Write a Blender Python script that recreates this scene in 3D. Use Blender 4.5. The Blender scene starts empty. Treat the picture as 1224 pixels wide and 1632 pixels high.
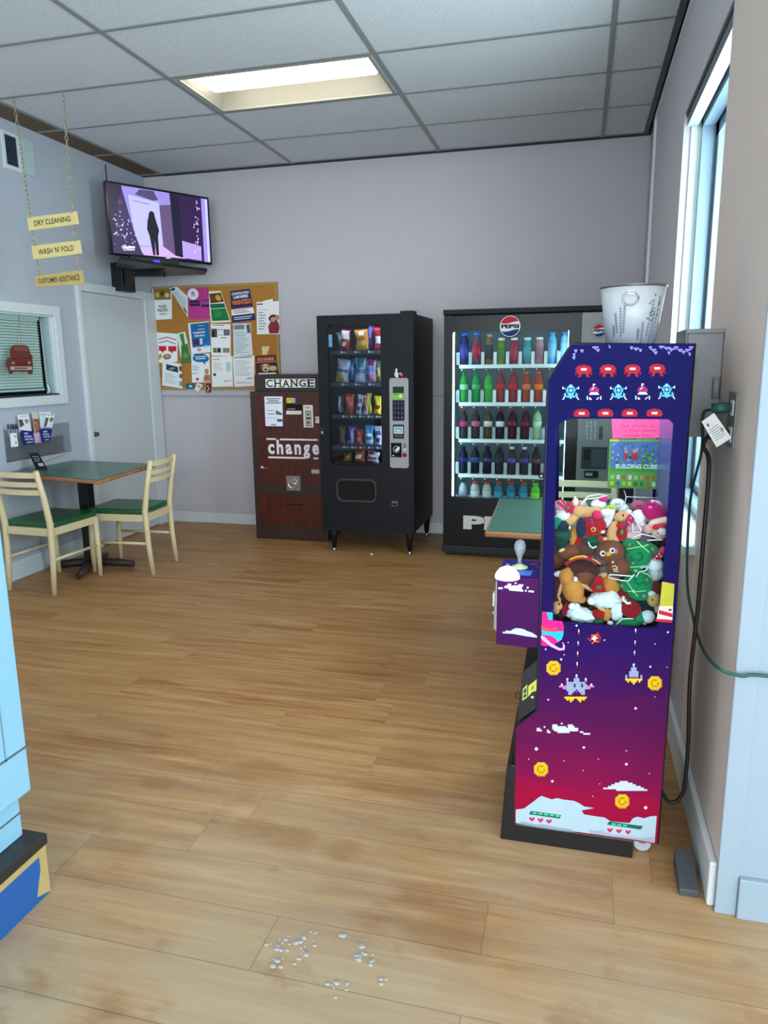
import bpy, bmesh, math, random
from mathutils import Vector, Matrix
random.seed(7)
SC = bpy.context.scene
COL = SC.collection
PI = math.pi

# ------------------------------------------------------------------ camera
H = 1.42
CR = [Vector((0.9674303, 0.2528692, -0.0116510)),
      Vector((0.0390136, -0.1944190, -0.9801424)),
      Vector((-0.2501130, 0.9477649, -0.1979522))]      # right, down, forward
FPX = 1170.66
cd = bpy.data.cameras.new('camera')
cam = bpy.data.objects.new('camera', cd); COL.objects.link(cam)
cd.sensor_fit = 'VERTICAL'; cd.sensor_height = 32; cd.lens = FPX / 1632 * 32
cd.clip_start = 0.02
mw = Matrix.Identity(4)
for i in range(3):
    mw[i][0] = CR[0][i]; mw[i][1] = -CR[1][i]; mw[i][2] = -CR[2][i]
mw[0][3], mw[1][3], mw[2][3] = 0, 0, H
cam.matrix_world = mw
SC.camera = cam

# ------------------------------------------------------------------ light
SC.view_settings.view_transform = 'Standard'
SC.view_settings.look = 'None'
SC.view_settings.gamma = 1.0
SC.view_settings.exposure = 0.55
SC.view_settings.use_curve_mapping = False

w = bpy.data.worlds.new('world'); SC.world = w; w.use_nodes = True
bg = w.node_tree.nodes['Background']
bg.inputs[0].default_value = (0.72, 0.93, 1.0, 1); bg.inputs[1].default_value = 2.2

def area(name, loc, tgt, sx, sy, power, colr):
    l = bpy.data.lights.new(name, 'AREA'); l.shape = 'RECTANGLE'; l.size = sx; l.size_y = sy
    l.energy = power; l.color = colr
    o = bpy.data.objects.new(name, l); COL.objects.link(o); o.location = loc
    o.rotation_euler = (Vector(tgt) - Vector(loc)).to_track_quat('-Z', 'Y').to_euler()
    return o
# added fill lamps at unseen openings behind and beside the camera, then window daylight
area('storefront_fill', (0.3, -3.9, 1.7), (-1.0, 3.0, 1.0), 4.5, 2.2, 150, (0.84, 0.92, 1.0))
area('side_fill', (2.85, -0.6, 1.6), (-2.5, 2.5, 0.9), 3.0, 2.2, 58, (0.60, 0.82, 1.0))
area('window_daylight', (0.75, 3.15, 1.7), (-2.6, 3.4, 1.9), 1.0, 1.4, 45, (0.75, 0.90, 1.0))

# ------------------------------------------------------------------ helpers
def at(x, y, ax, val):
    """point of the plane  axis = val  seen at a pixel of the photograph"""
    u, v = (x - 612) / FPX, (y - 816) / FPX
    d = CR[0] * u + CR[1] * v + CR[2]
    i = 'xyz'.index(ax)
    t = (val - (H if i == 2 else 0)) / d[i]
    return Vector((0, 0, H)) + d * t

def lin(h):
    if isinstance(h, str):
        c = [int(h[i:i + 2], 16) / 255 for i in (0, 2, 4)]
    else: c = h
    return tuple([x / 12.92 if x <= .04045 else ((x + .055) / 1.055) ** 2.4 for x in c] + [1])

MATS = {}
def mat(name, col='888888', rough=.5, metal=0, em=0, noise=0, nscale=30, bump=0, coat=0, trans=0, spec=.5, sheen=0):
    if name in MATS: return MATS[name]
    m = bpy.data.materials.new(name); m.use_nodes = True
    nt = m.node_tree; b = nt.nodes['Principled BSDF']
    b.inputs['Base Color'].default_value = lin(col)
    b.inputs['Roughness'].default_value = rough
    b.inputs['Metallic'].default_value = metal
    b.inputs['Coat Weight'].default_value = coat
    b.inputs['Transmission Weight'].default_value = trans
    b.inputs['Specular IOR Level'].default_value = spec
    if sheen: b.inputs['Sheen Weight'].default_value = sheen
    if em:
        b.inputs['Emission Color'].default_value = lin(col); b.inputs['Emission Strength'].default_value = em
    if noise or bump:
        tc = nt.nodes.new('ShaderNodeTexCoord'); n = nt.nodes.new('ShaderNodeTexNoise')
        n.inputs['Scale'].default_value = nscale; n.inputs['Detail'].default_value = 5
        nt.links.new(tc.outputs['Object'], n.inputs['Vector'])
        if noise:
            mx = nt.nodes.new('ShaderNodeMix'); mx.data_type = 'RGBA'
            c = lin(col)
            mx.inputs[6].default_value = tuple(x * (1 - noise) for x in c[:3]) + (1,)
            mx.inputs[7].default_value = tuple(min(1, x * (1 + noise)) for x in c[:3]) + (1,)
            nt.links.new(n.outputs['Fac'], mx.inputs[0]); nt.links.new(mx.outputs[2], b.inputs['Base Color'])
        if bump:
            bp = nt.nodes.new('ShaderNodeBump'); bp.inputs['Strength'].default_value = bump; bp.inputs['Distance'].default_value = .004
            nt.links.new(n.outputs['Fac'], bp.inputs['Height']); nt.links.new(bp.outputs['Normal'], b.inputs['Normal'])
    MATS[name] = m
    return m
def C(h, rough=.5):            # a plain coloured print / paint
    return mat('paint_%s_%d' % (h, int(rough * 100)), h, rough, noise=.04, nscale=40, spec=.18)

def glass(name, tint='ffffff', refl=.03):
    if name in MATS: return MATS[name]
    m = bpy.data.materials.new(name); m.use_nodes = True; nt = m.node_tree; nt.nodes.clear()
    o = nt.nodes.new('ShaderNodeOutputMaterial'); mx = nt.nodes.new('ShaderNodeMixShader')
    t = nt.nodes.new('ShaderNodeBsdfTransparent'); t.inputs[0].default_value = lin(tint)
    g = nt.nodes.new('ShaderNodeBsdfGlossy'); g.inputs['Roughness'].default_value = .03
    lw = nt.nodes.new('ShaderNodeLayerWeight'); lw.inputs[0].default_value = .5
    pw = nt.nodes.new('ShaderNodeMath'); pw.operation = 'POWER'; pw.inputs[1].default_value = 5.0; nt.links.new(lw.outputs['Facing'], pw.inputs[0])
    ml = nt.nodes.new('ShaderNodeMath'); ml.operation = 'MULTIPLY_ADD'; ml.inputs[1].default_value = .5; ml.inputs[2].default_value = refl * .06
    nt.links.new(pw.outputs[0], ml.inputs[0]); nt.links.new(ml.outputs[0], mx.inputs[0])
    nt.links.new(t.outputs[0], mx.inputs[1]); nt.links.new(g.outputs[0], mx.inputs[2]); nt.links.new(mx.outputs[0], o.inputs[0])
    MATS[name] = m; return m

_TC = {}
def text_geo(s, bold=0, xs=1.0, sp=1.0):
    k = (s, bold, xs, sp)
    if k in _TC: return _TC[k]
    cu = bpy.data.curves.new('t', 'FONT'); cu.body = s; cu.size = 1; cu.offset = bold; cu.space_character = sp
    cu.resolution_u = 3
    o = bpy.data.objects.new('t', cu); COL.objects.link(o)
    dg = bpy.context.evaluated_depsgraph_get()
    me = bpy.data.meshes.new_from_object(o.evaluated_get(dg))
    vs = [(v.co.x * xs, v.co.y) for v in me.vertices]; fs = [tuple(p.vertices) for p in me.polygons]
    bpy.data.objects.remove(o); bpy.data.curves.remove(cu); bpy.data.meshes.remove(me)
    x0 = min(v[0] for v in vs); x1 = max(v[0] for v in vs); y0 = min(v[1] for v in vs); y1 = max(v[1] for v in vs)
    vs = [((a - (x0 + x1) / 2) / (y1 - y0), (b - (y0 + y1) / 2) / (y1 - y0)) for a, b in vs]   # height = 1, centred
    _TC[k] = (vs, fs, (x1 - x0) / (y1 - y0)); return _TC[k]

ORG = {}
class MB:
    def __init__(s): s.v = []; s.f = []; s.m = []; s.sm = []; s.mats = []
    def mi(s, m):
        if m not in s.mats: s.mats.append(m)
        return s.mats.index(m)
    def add(s, vs, fs, m, smooth=False):
        o = len(s.v); s.v += [Vector(v) for v in vs]; i = s.mi(m)
        for f in fs: s.f.append(tuple(o + k for k in f)); s.m.append(i); s.sm.append(smooth)
        return s
    def box(s, a, b, m, rot=None, c=None):
        x0, y0, z0 = a; x1, y1, z1 = b
        vs = [Vector(p) for p in ((x0,y0,z0),(x1,y0,z0),(x1,y1,z0),(x0,y1,z0),(x0,y0,z1),(x1,y0,z1),(x1,y1,z1),(x0,y1,z1))]
        if rot is not None:
            c = Vector(c) if c is not None else (Vector(a) + Vector(b)) / 2
            vs = [rot @ (p - c) + c for p in vs]
        return s.add(vs, [(0,3,2,1),(4,5,6,7),(0,1,5,4),(1,2,6,5),(2,3,7,6),(3,0,4,7)], m)
    def prism(s, pts, ax, a, b, m):
        """pts 2D in the two other axes (in xyz order), extruded along ax from a to b"""
        def P(p, t):
            if ax == 'x': return (t, p[0], p[1])
            if ax == 'y': return (p[0], t, p[1])
            return (p[0], p[1], t)
        n = len(pts); vs = [P(p, a) for p in pts] + [P(p, b) for p in pts]
        fs = [tuple(range(n - 1, -1, -1)), tuple(range(n, 2 * n))] + [(i, (i + 1) % n, n + (i + 1) % n, n + i) for i in range(n)]
        return s.add(vs, fs, m)
    def ring(s, outer, inner, ax, a, b, m):
        """frame between two outlines with the same number of points"""
        def P(p, t):
            if ax == 'x': return (t, p[0], p[1])
            if ax == 'y': return (p[0], t, p[1])
            return (p[0], p[1], t)
        n = len(outer); vs = []
        for t in (a, b):
            vs += [P(p, t) for p in outer] + [P(p, t) for p in inner]
        fs = []
        for i in range(n):
            j = (i + 1) % n
            fs += [(i, j, n + j, n + i), (2*n + i, 3*n + i, 3*n + j, 2*n + j), (i, 2*n + i, 2*n + j, j), (n + i, n + j, 3*n + j, 3*n + i)]
        return s.add(vs, fs, m)
    def hexa(s, q, d, m):
        """quad q (4 points) thickened by vector d"""
        q = [Vector(p) for p in q]; vs = q + [p + Vector(d) for p in q]; n = len(q)
        return s.add(vs, [tuple(range(n)), tuple(range(2*n-1, n-1, -1))] + [(i, n+i, n+(i+1)%n, (i+1)%n) for i in range(n)], m)
    def tube(s, pts, r, m, n=8, smooth=True):
        pts = [Vector(p) for p in pts]; k = len(pts); rs = r if isinstance(r, (list, tuple)) else [r] * k
        vs = []; t0 = (pts[1] - pts[0]).normalized(); a = t0.cross(Vector((0, 0, 1)))
        if a.length < .3: a = t0.cross(Vector((0, 1, 0)))
        for i, p in enumerate(pts):
            t = (pts[min(i + 1, k - 1)] - pts[max(i - 1, 0)])
            if t.length > 1e-9: t.normalize()
            else: t = t0
            a = (a - t * a.dot(t))
            if a.length < 1e-4: a = t.orthogonal()
            a.normalize(); b = t.cross(a).normalized()
            vs += [p + (a * math.cos(2*PI*j/n) + b * math.sin(2*PI*j/n)) * rs[i] for j in range(n)]
        fs = [(i*n+j, i*n+(j+1)%n, (i+1)*n+(j+1)%n, (i+1)*n+j) for i in range(k-1) for j in range(n)]
        s.add(vs, fs, m, smooth)
        o = len(s.v) - len(vs); i = s.mi(m)
        s.f += [tuple(o + j for j in range(n-1, -1, -1)), tuple(o + (k-1)*n + j for j in range(n))]; s.m += [i, i]; s.sm += [False, False]
        return s
    def lathe(s, prof, c, m, n=16, ax='z', smooth=True, rot=None):
        c = Vector(c); vs = []
        for r, h in prof:
            for j in range(n):
                a = 2*PI*j/n; p = (r*math.cos(a), r*math.sin(a), h)
                if ax == 'x': p = (p[2], p[0], p[1])
                elif ax == 'y': p = (p[0], p[2], p[1])
                p = Vector(p)
                if rot is not None: p = rot @ p
                vs.append(c + p)
        k = len(prof); o = len(s.v)
        fs = [(i*n+j, i*n+(j+1)%n, (i+1)*n+(j+1)%n, (i+1)*n+j) for i in range(k-1) for j in range(n)]
        s.add(vs, fs, m, smooth); i = s.mi(m)
        if prof[0][0] > 1e-5: s.f.append(tuple(o + j for j in range(n-1, -1, -1))); s.m.append(i); s.sm.append(False)
        if prof[-1][0] > 1e-5: s.f.append(tuple(o + (k-1)*n + j for j in range(n))); s.m.append(i); s.sm.append(False)
        return s
    def ell(s, c, r, m, rot=0, seg=16, ns=0, rotm=None):
        """ellipsoid; rot turns it in the x-z plane; ns = furry displacement"""
        c = Vector(c); R = rotm if rotm is not None else Matrix.Rotation(rot, 3, 'Y'); vs = []; rn = seg // 2 + 1
        for i in range(rn + 1):
            th = PI * i / rn
            for j in range(seg):
                ph = 2*PI*j/seg; k = 1 + (random.uniform(-ns, ns) if ns else 0)
                vs.append(c + R @ Vector((r[0]*k*math.sin(th)*math.cos(ph), r[1]*k*math.sin(th)*math.sin(ph), r[2]*k*math.cos(th))))
        fs = [(i*seg+j, (i+1)*seg+j, (i+1)*seg+(j+1)%seg, i*seg+(j+1)%seg) for i in range(rn) for j in range(seg)]
        return s.add(vs, fs, m, True)
    def art(s, F, items):
        """flat print: F(u, v, layer) maps print coordinates onto the surface"""
        for n, it in enumerate(items):
            k = it[0]; L = 1 + n * .02
            if k == 'r': _, a, b, c, d, m = it; pts = [(a,b),(c,b),(c,d),(a,d)]; s.add([F(*p, L) for p in pts], [(0,1,2,3)], m)
            elif k == 'p': s.add([F(*p, L) for p in it[1]], [tuple(range(len(it[1])))], it[2])
            elif k == 'c':
                _, a, b, ra, rb, m = it; s.add([F(a + ra*math.cos(2*PI*j/20), b + rb*math.sin(2*PI*j/20), L) for j in range(20)], [tuple(range(20))], m)
            elif k == 't':
                # ('t', u, v, height, text, mat, bold, xscale, width)
                _, a, b, h, tx, m = it[:6]; bold = it[6] if len(it) > 6 else 0; wd = it[7] if len(it) > 7 else None
                vs, fs, asp = text_geo(tx, bold); W = wd if wd else abs(h) * asp
                s.add([F(a + x / asp * W, b + y * h, L) for x, y in vs], fs, m)
            elif k == 'px':
                # ('px', u, v, cell, rows, {char: mat})  centred
                _, a, b, cs, rows, pal = it; nr = len(rows); nc = max(map(len, rows))
                for i, row in enumerate(rows):
                    j = 0
                    while j < len(row):
                        ch = row[j]; e = j
                        while e < len(row) and row[e] == ch: e += 1
                        if ch in pal:
                            x0 = a + (j - nc/2)*cs; x1 = a + (e - nc/2)*cs; y0 = b + (i - nr/2)*cs; y1 = y0 + cs
                            s.add([F(x0,y0,L), F(x1,y0,L), F(x1,y1,L), F(x0,y1,L)], [(0,1,2,3)], pal[ch])
                        j = e
        return s
    def build(s, name, parent=None, bevel=0, seg=2):
        me = bpy.data.meshes.new(name); off = ORG.get(parent.name, Vector()) if parent else Vector()
        me.from_pydata([v - off for v in s.v], [], s.f)
        for m in s.mats: me.materials.append(m)
        me.polygons.foreach_set('material_index', s.m); me.polygons.foreach_set('use_smooth', s.sm); me.update()
        o = bpy.data.objects.new(name, me); COL.objects.link(o); o.parent = parent
        if parent: ORG[o.name] = off
        if bevel:
            b = o.modifiers.new('bevel', 'BEVEL'); b.width = bevel; b.segments = seg; b.limit_method = 'ANGLE'; b.angle_limit = math.radians(40)
            b.harden_normals = False
        return o

def tag(o, label=None, cat=None, group=None, kind=None):
    if label: o['label'] = label
    if cat: o['category'] = cat
    if group: o['group'] = group
    if kind: o['kind'] = kind
    return o
def thing(name, label, cat, loc, group=None):
    o = bpy.data.objects.new(name, None); COL.objects.link(o); o.location = loc; o.empty_display_size = .05
    ORG[o.name] = Vector(loc)
    return tag(o, label, cat, group)
def struct(name, mb, label=None, bevel=0):
    return tag(mb.build(name, bevel=bevel), label, None, None, 'structure')
def copy_tree(o, parent=None):
    c = o.copy(); COL.objects.link(c); c.parent = parent
    for ch in [x for x in list(bpy.data.objects) if x.parent == o]: copy_tree(ch, c)
    return c
def rrect(x0, z0, x1, z1, r, n=5):
    """rounded rectangle; r = radius or 4 radii (bottom-left, bottom-right, top-right, top-left)"""
    rs = r if isinstance(r, (list, tuple)) else [r]*4; pts = []
    for (cx, cz, a0, rr) in ((x0, z0, PI, rs[0]), (x1, z0, 1.5*PI, rs[1]), (x1, z1, 0, rs[2]), (x0, z1, .5*PI, rs[3])):
        sx = 1 if cx == x0 else -1; sz = 1 if cz == z0 else -1
        for i in range(n + 1):
            a = a0 + PI/2*i/n; pts.append((cx + sx*rr + rr*math.cos(a), cz + sz*rr + rr*math.sin(a)))
    return pts
def planar(ax, val, d=-.0005):
    """identity map (u, v) -> plane coordinates; layers step by d along ax"""
    if ax == 'y': return lambda u, v, L: Vector((u, val + d*L, v))
    if ax == 'x': return lambda u, v, L: Vector((val + d*L, u, v))
    return lambda u, v, L: Vector((u, v, val + d*L))
def pixmap(ox, oy, sc, ax, val, d=-.0005):
    return lambda u, v, L: at(ox + u/sc, oy + v/sc, ax, val + d*L)

# ------------------------------------------------------------------ surface materials
def nodes_of(name):
    m = bpy.data.materials.new(name); m.use_nodes = True; MATS[name] = m
    return m, m.node_tree, m.node_tree.nodes['Principled BSDF']
def N(nt, t, **kw):
    n = nt.nodes.new(t)
    for k, v in kw.items(): setattr(n, k, v)
    return n
def mth(nt, op, a, b=None, c=None):
    n = N(nt, 'ShaderNodeMath', operation=op)
    for i, x in enumerate((a, b, c)):
        if x is None: continue
        if isinstance(x, (int, float)): n.inputs[i].default_value = x
        else: nt.links.new(x, n.inputs[i])
    return n.outputs[0]
def mixc(nt, f, a, b):
    n = N(nt, 'ShaderNodeMix', data_type='RGBA')
    for i, x in ((0, f), (6, a), (7, b)):
        if isinstance(x, (int, float, tuple)): n.inputs[i].default_value = x
        else: nt.links.new(x, n.inputs[i])
    return n.outputs[2]
def ramp(nt, f, stops, interp='LINEAR'):
    n = N(nt, 'ShaderNodeValToRGB'); e = n.color_ramp; e.interpolation = interp
    while len(e.elements) < len(stops): e.elements.new(.5)
    for el, (p, c) in zip(e.elements, stops): el.position = p; el.color = lin(c) if isinstance(c, str) else c
    nt.links.new(f, n.inputs[0]); return n.outputs[0]

def floor_material():
    m, nt, b = nodes_of('vinyl_planks')
    tc = N(nt, 'ShaderNodeTexCoord'); sx = N(nt, 'ShaderNodeSeparateXYZ'); nt.links.new(tc.outputs['Object'], sx.inputs[0])
    X, Y = sx.outputs[0], sx.outputs[1]; W = .1815; Lg = 1.22
    v = mth(nt, 'DIVIDE', mth(nt, 'SUBTRACT', Y, 1.37), W); row = mth(nt, 'FLOOR', v); fv = mth(nt, 'FRACT', v)
    wn = N(nt, 'ShaderNodeTexWhiteNoise', noise_dimensions='1D'); nt.links.new(row, wn.inputs['W'])
    u = mth(nt, 'ADD', mth(nt, 'DIVIDE', X, Lg), wn.outputs[0]); cell = mth(nt, 'FLOOR', u); fu = mth(nt, 'FRACT', u)
    cb = N(nt, 'ShaderNodeCombineXYZ'); nt.links.new(row, cb.inputs[0]); nt.links.new(cell, cb.inputs[1])
    w2 = N(nt, 'ShaderNodeTexWhiteNoise', noise_dimensions='3D'); nt.links.new(cb.outputs[0], w2.inputs['Vector'])
    # grain coordinate, shifted per plank
    off = N(nt, 'ShaderNodeVectorMath', operation='MULTIPLY_ADD'); nt.links.new(w2.outputs['Color'], off.inputs[0]); off.inputs[1].default_value = (9, 9, 9)
    nt.links.new(tc.outputs['Object'], off.inputs[2])
    mp = N(nt, 'ShaderNodeMapping'); mp.inputs['Scale'].default_value = (.8, 10, 1); nt.links.new(off.outputs[0], mp.inputs[0])
    n1 = N(nt, 'ShaderNodeTexNoise'); n1.inputs['Scale'].default_value = 2.2; n1.inputs['Detail'].default_value = 7; n1.inputs['Roughness'].default_value = .62; n1.inputs['Distortion'].default_value = .6
    nt.links.new(mp.outputs[0], n1.inputs[0])
    mp2 = N(nt, 'ShaderNodeMapping'); mp2.inputs['Scale'].default_value = (4, 90, 1); nt.links.new(off.outputs[0], mp2.inputs[0])
    n2 = N(nt, 'ShaderNodeTexNoise'); n2.inputs['Scale'].default_value = 1.6; n2.inputs['Detail'].default_value = 4; nt.links.new(mp2.outputs[0], n2.inputs[0])
    g = mth(nt, 'ADD', mth(nt, 'MULTIPLY', n1.outputs[0], .75), mth(nt, 'MULTIPLY', n2.outputs[0], .25))
    c = ramp(nt, g, [(.30, '7c4e28'), (.44, 'a06c3e'), (.57, 'b58654'), (.72, 'c8a276')])
    c = mixc(nt, mth(nt, 'MULTIPLY', w2.outputs[0], .38), c, lin('b48c58'))
    # worn, paler traffic area towards the near end of the room and milky patches
    n3 = N(nt, 'ShaderNodeTexNoise'); n3.inputs['Scale'].default_value = 1.9; n3.inputs['Detail'].default_value = 5; nt.links.new(tc.outputs['Object'], n3.inputs[0])
    wear = mth(nt, 'MULTIPLY', ramp(nt, mth(nt, 'ADD', n3.outputs[0], mth(nt, 'MULTIPLY', Y, -.05)), [(.22, '000000'), (.46, 'ffffff')]), .85)
    near = N(nt, 'ShaderNodeMapRange'); nt.links.new(Y, near.inputs[0]); near.inputs[1].default_value = 2.6; near.inputs[2].default_value = .9
    wear = mth(nt, 'MULTIPLY', wear, near.outputs[0])
    c = mixc(nt, wear, c, lin('b3a58a'))
    # brown stains
    n4 = N(nt, 'ShaderNodeTexNoise'); n4.inputs['Scale'].default_value = 3.6; n4.inputs['Detail'].default_value = 8; n4.inputs['Roughness'].default_value = .6
    mp4 = N(nt, 'ShaderNodeMapping'); mp4.inputs['Location'].default_value = (3.1, 1.7, 0); mp4.inputs['Scale'].default_value = (1, 1.5, 1); nt.links.new(tc.outputs['Object'], mp4.inputs[0]); nt.links.new(mp4.outputs[0], n4.inputs[0])
    st = ramp(nt, n4.outputs[0], [(.57, '000000'), (.70, 'ffffff')])
    near2 = N(nt, 'ShaderNodeMapRange'); nt.links.new(Y, near2.inputs[0]); near2.inputs[1].default_value = 3.2; near2.inputs[2].default_value = 1.8
    c = mixc(nt, mth(nt, 'MULTIPLY', mth(nt, 'MULTIPLY', st, near2.outputs[0]), .62), c, lin('8a5f38'))
    spots = [(-1.04, 2.17, .17, .09), (-1.37, 2.04, .07, .04), (-.80, 1.86, .10, .05), (-.62, 1.85, .08, .05), (-.27, 1.60, .14, .07), (-.95, 1.88, .1, .05)]
    for (px, py_, rx, ry) in spots:
        dx = mth(nt, 'DIVIDE', mth(nt, 'SUBTRACT', X, px), rx); dy = mth(nt, 'DIVIDE', mth(nt, 'SUBTRACT', Y, py_), ry)
        d = mth(nt, 'ADD', mth(nt, 'MULTIPLY', dx, dx), mth(nt, 'MULTIPLY', dy, dy))
        d = mth(nt, 'ADD', d, mth(nt, 'MULTIPLY', mth(nt, 'SUBTRACT', n4.outputs[0], .5), 4.5))
        k = N(nt, 'ShaderNodeMapRange'); nt.links.new(d, k.inputs[0]); k.inputs[1].default_value = 1.3; k.inputs[2].default_value = .1
        c = mixc(nt, mth(nt, 'MULTIPLY', k.outputs[0], .5), c, lin('8f6338'))
    # seams
    e1 = mth(nt, 'LESS_THAN', fv, .014); e2 = mth(nt, 'LESS_THAN', fu, .0022)
    seam = mth(nt, 'MAXIMUM', e1, e2)
    c = mixc(nt, mth(nt, 'MULTIPLY', seam, mth(nt, 'ADD', .18, mth(nt, 'MULTIPLY', near.outputs[0], .4))), c, lin('3a2a1c'))
    nt.links.new(c, b.inputs['Base Color'])
    r = mth(nt, 'ADD', .36, mth(nt, 'MULTIPLY', n3.outputs[0], .22)); nt.links.new(r, b.inputs['Roughness'])
    bp = N(nt, 'ShaderNodeBump'); bp.inputs['Strength'].default_value = .12; bp.inputs['Distance'].default_value = .002
    nt.links.new(mth(nt, 'SUBTRACT', g, seam), bp.inputs['Height']); nt.links.new(bp.outputs[0], b.inputs['Normal'])
    return m

def ceiling_material():
    m, nt, b = nodes_of('ceiling_tile')
    tc = N(nt, 'ShaderNodeTexCoord'); n = N(nt, 'ShaderNodeTexNoise'); n.inputs['Scale'].default_value = 120; n.inputs['Detail'].default_value = 3
    nt.links.new(tc.outputs['Object'], n.inputs[0])
    n2 = N(nt, 'ShaderNodeTexNoise'); n2.inputs['Scale'].default_value = 1.5; nt.links.new(tc.outputs['Object'], n2.inputs[0])
    c = ramp(nt, n.outputs[0], [(.3, 'bcc1c5'), (.5, 'dadde0'), (.7, 'e6e9eb')])
    c = mixc(nt, mth(nt, 'MULTIPLY', n2.outputs[0], .25), c, lin('ccd4dc'))
    nt.links.new(c, b.inputs['Base Color']); b.inputs['Roughness'].default_value = .9
    bp = N(nt, 'ShaderNodeBump'); bp.inputs['Strength'].default_value = .4; bp.inputs['Distance'].default_value = .003
    nt.links.new(n.outputs[0], bp.inputs['Height']); nt.links.new(bp.outputs[0], b.inputs['Normal'])
    return m

def art_gradient():
    """printed vinyl: deep blue sky turning violet and crimson"""
    m, nt, b = nodes_of('printed_space_vinyl')
    g = N(nt, 'ShaderNodeNewGeometry'); s = N(nt, 'ShaderNodeSeparateXYZ'); nt.links.new(g.outputs['Position'], s.inputs[0])
    n = N(nt, 'ShaderNodeTexNoise'); n.inputs['Scale'].default_value = 5; n.inputs['Detail'].default_value = 3
    mp = N(nt, 'ShaderNodeMapping'); mp.inputs['Scale'].default_value = (.7, 1, 3); nt.links.new(g.outputs['Position'], mp.inputs[0]); nt.links.new(mp.outputs[0], n.inputs[0])
    z = mth(nt, 'ADD', mth(nt, 'DIVIDE', s.outputs[2], 1.5), mth(nt, 'MULTIPLY', mth(nt, 'SUBTRACT', n.outputs[0], .5), .12))
    c = ramp(nt, z, [(.0, '8e0c30'), (.10, '980e35'), (.17, '751242'), (.24, '5e1344'), (.33, '41124a'), (.42, '2b1054'), (.52, '190e4c'), (.75, '110f4e'), (1, '10114c')])
    nt.links.new(c, b.inputs['Base Color']); b.inputs['Roughness'].default_value = .5; b.inputs['Specular IOR Level'].default_value = .05
    return m

def wood(name, c1, c2, c3, rough=.4, ax=2, sc=1.0):
    m, nt, b = nodes_of(name)
    tc = N(nt, 'ShaderNodeTexCoord'); mp = N(nt, 'ShaderNodeMapping'); s = [40*sc]*3; s[ax] = 3*sc; mp.inputs['Scale'].default_value = s
    nt.links.new(tc.outputs['Object'], mp.inputs[0]); n = N(nt, 'ShaderNodeTexNoise'); n.inputs['Scale'].default_value = 1; n.inputs['Detail'].default_value = 6
    nt.links.new(mp.outputs[0], n.inputs[0])
    nt.links.new(ramp(nt, n.outputs[0], [(.3, c1), (.5, c2), (.7, c3)]), b.inputs['Base Color']); b.inputs['Roughness'].default_value = rough
    return m

MFLOOR = floor_material(); MCEIL = ceiling_material(); MART = art_gradient()
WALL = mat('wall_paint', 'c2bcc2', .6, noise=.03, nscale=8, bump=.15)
PIER = mat('pier_lit_tone', 'e2d0c6', .6, noise=.03, nscale=8, bump=.15)  # lighter than the walls in place of room light; also warmer
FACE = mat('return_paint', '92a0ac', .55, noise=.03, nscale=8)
LWALL = mat('left_wall_tone', 'b5bbc5', .6, noise=.03, nscale=8, bump=.15)  # bluer than the back wall colour
WHITE = mat('white_trim_paint', 'd6dcdf', .4, noise=.03, nscale=6)
DOORW = mat('door_paint', 'ccd2d4', .4, noise=.02, nscale=4)
BLK = mat('black_powdercoat', '131318', .5, noise=.1, nscale=200, bump=.2, spec=.25)
BLK2 = mat('black_plastic', '101014', .4, noise=.05)
BLKG = mat('black_gloss', '0c0c10', .15)
CHROME = mat('chrome', 'c8c8cc', .2, metal=1)
STEEL = mat('brushed_steel', 'a0a0a4', .35, metal=.9, noise=.1, nscale=90)
GREEN = mat('green_laminate', '3a6254', .28, noise=.12, nscale=18)
VINYLG = mat('green_vinyl', '1e5a38', .35, noise=.08, nscale=60, bump=.1)
CREAM = mat('cream_lacquer', 'dfcda2', .4, noise=.05, nscale=25)
OAK = wood('table_edge_wood', '8a5530', 'a86e42', 'bd8352', .4, 0)
WALN = wood('walnut_laminate', '3a120a', '4d1a10', '5c2416', .35, 2, 1.6)
DKBR = mat('dark_brown_laminate', '38251f', .4, noise=.08, nscale=40)
GL = glass('clear_glass', 'f4fafa')
GLD = glass('dark_cabinet_glass', 'd8dfe4', .3)
def W_(h='f2f2f2'): return C(h, .45)

# ================================================================== SETTING
LX, RX, BY, CZ = -3.68, .43, 6.01, 3.005
struct('floor', MB().box((LX - .1, -4.2, -.1), (3.1, BY + .1, 0), MFLOOR), 'light oak vinyl plank floor')
struct('wall_back', MB().box((LX - .1, BY, 0), (RX + .2, BY + .1, 3.3), WALL), 'plain pale lavender grey wall')
wl = MB()                       # left wall with the office window opening
OY0, OY1, OZ0, OZ1 = 3.1, 4.67, 1.225, 1.785
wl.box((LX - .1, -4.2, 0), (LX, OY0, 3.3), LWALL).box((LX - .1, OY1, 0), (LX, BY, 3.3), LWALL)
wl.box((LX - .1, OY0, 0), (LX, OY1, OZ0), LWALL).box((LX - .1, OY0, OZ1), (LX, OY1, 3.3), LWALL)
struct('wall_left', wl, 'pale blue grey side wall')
WY0, WY1, WZ0, WZ1 = 2.60, 3.70, .80, 2.47
wr = MB()
wr.box((.40, 1.85, 0), (.60, WY0, 3.3), PIER)                       # pier between window and corner
wr.box((RX, WY1, 0), (.60, BY, 3.3), WALL)
wr.box((RX, WY0, 0), (.60, WY1, WZ0), WALL).box((RX, WY0, WZ1), (.60, WY1, 3.3), WALL)
wr.box((.40, WY1, 0), (RX, 5.165, 2.87), WALL).box((.40, WY0, WZ1), (RX, WY1, 2.87), WALL).box((.40, WY0, 0), (RX, WY1, WZ0), WALL)
struct('wall_right', wr, 'window wall with furred out lower face')
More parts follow.
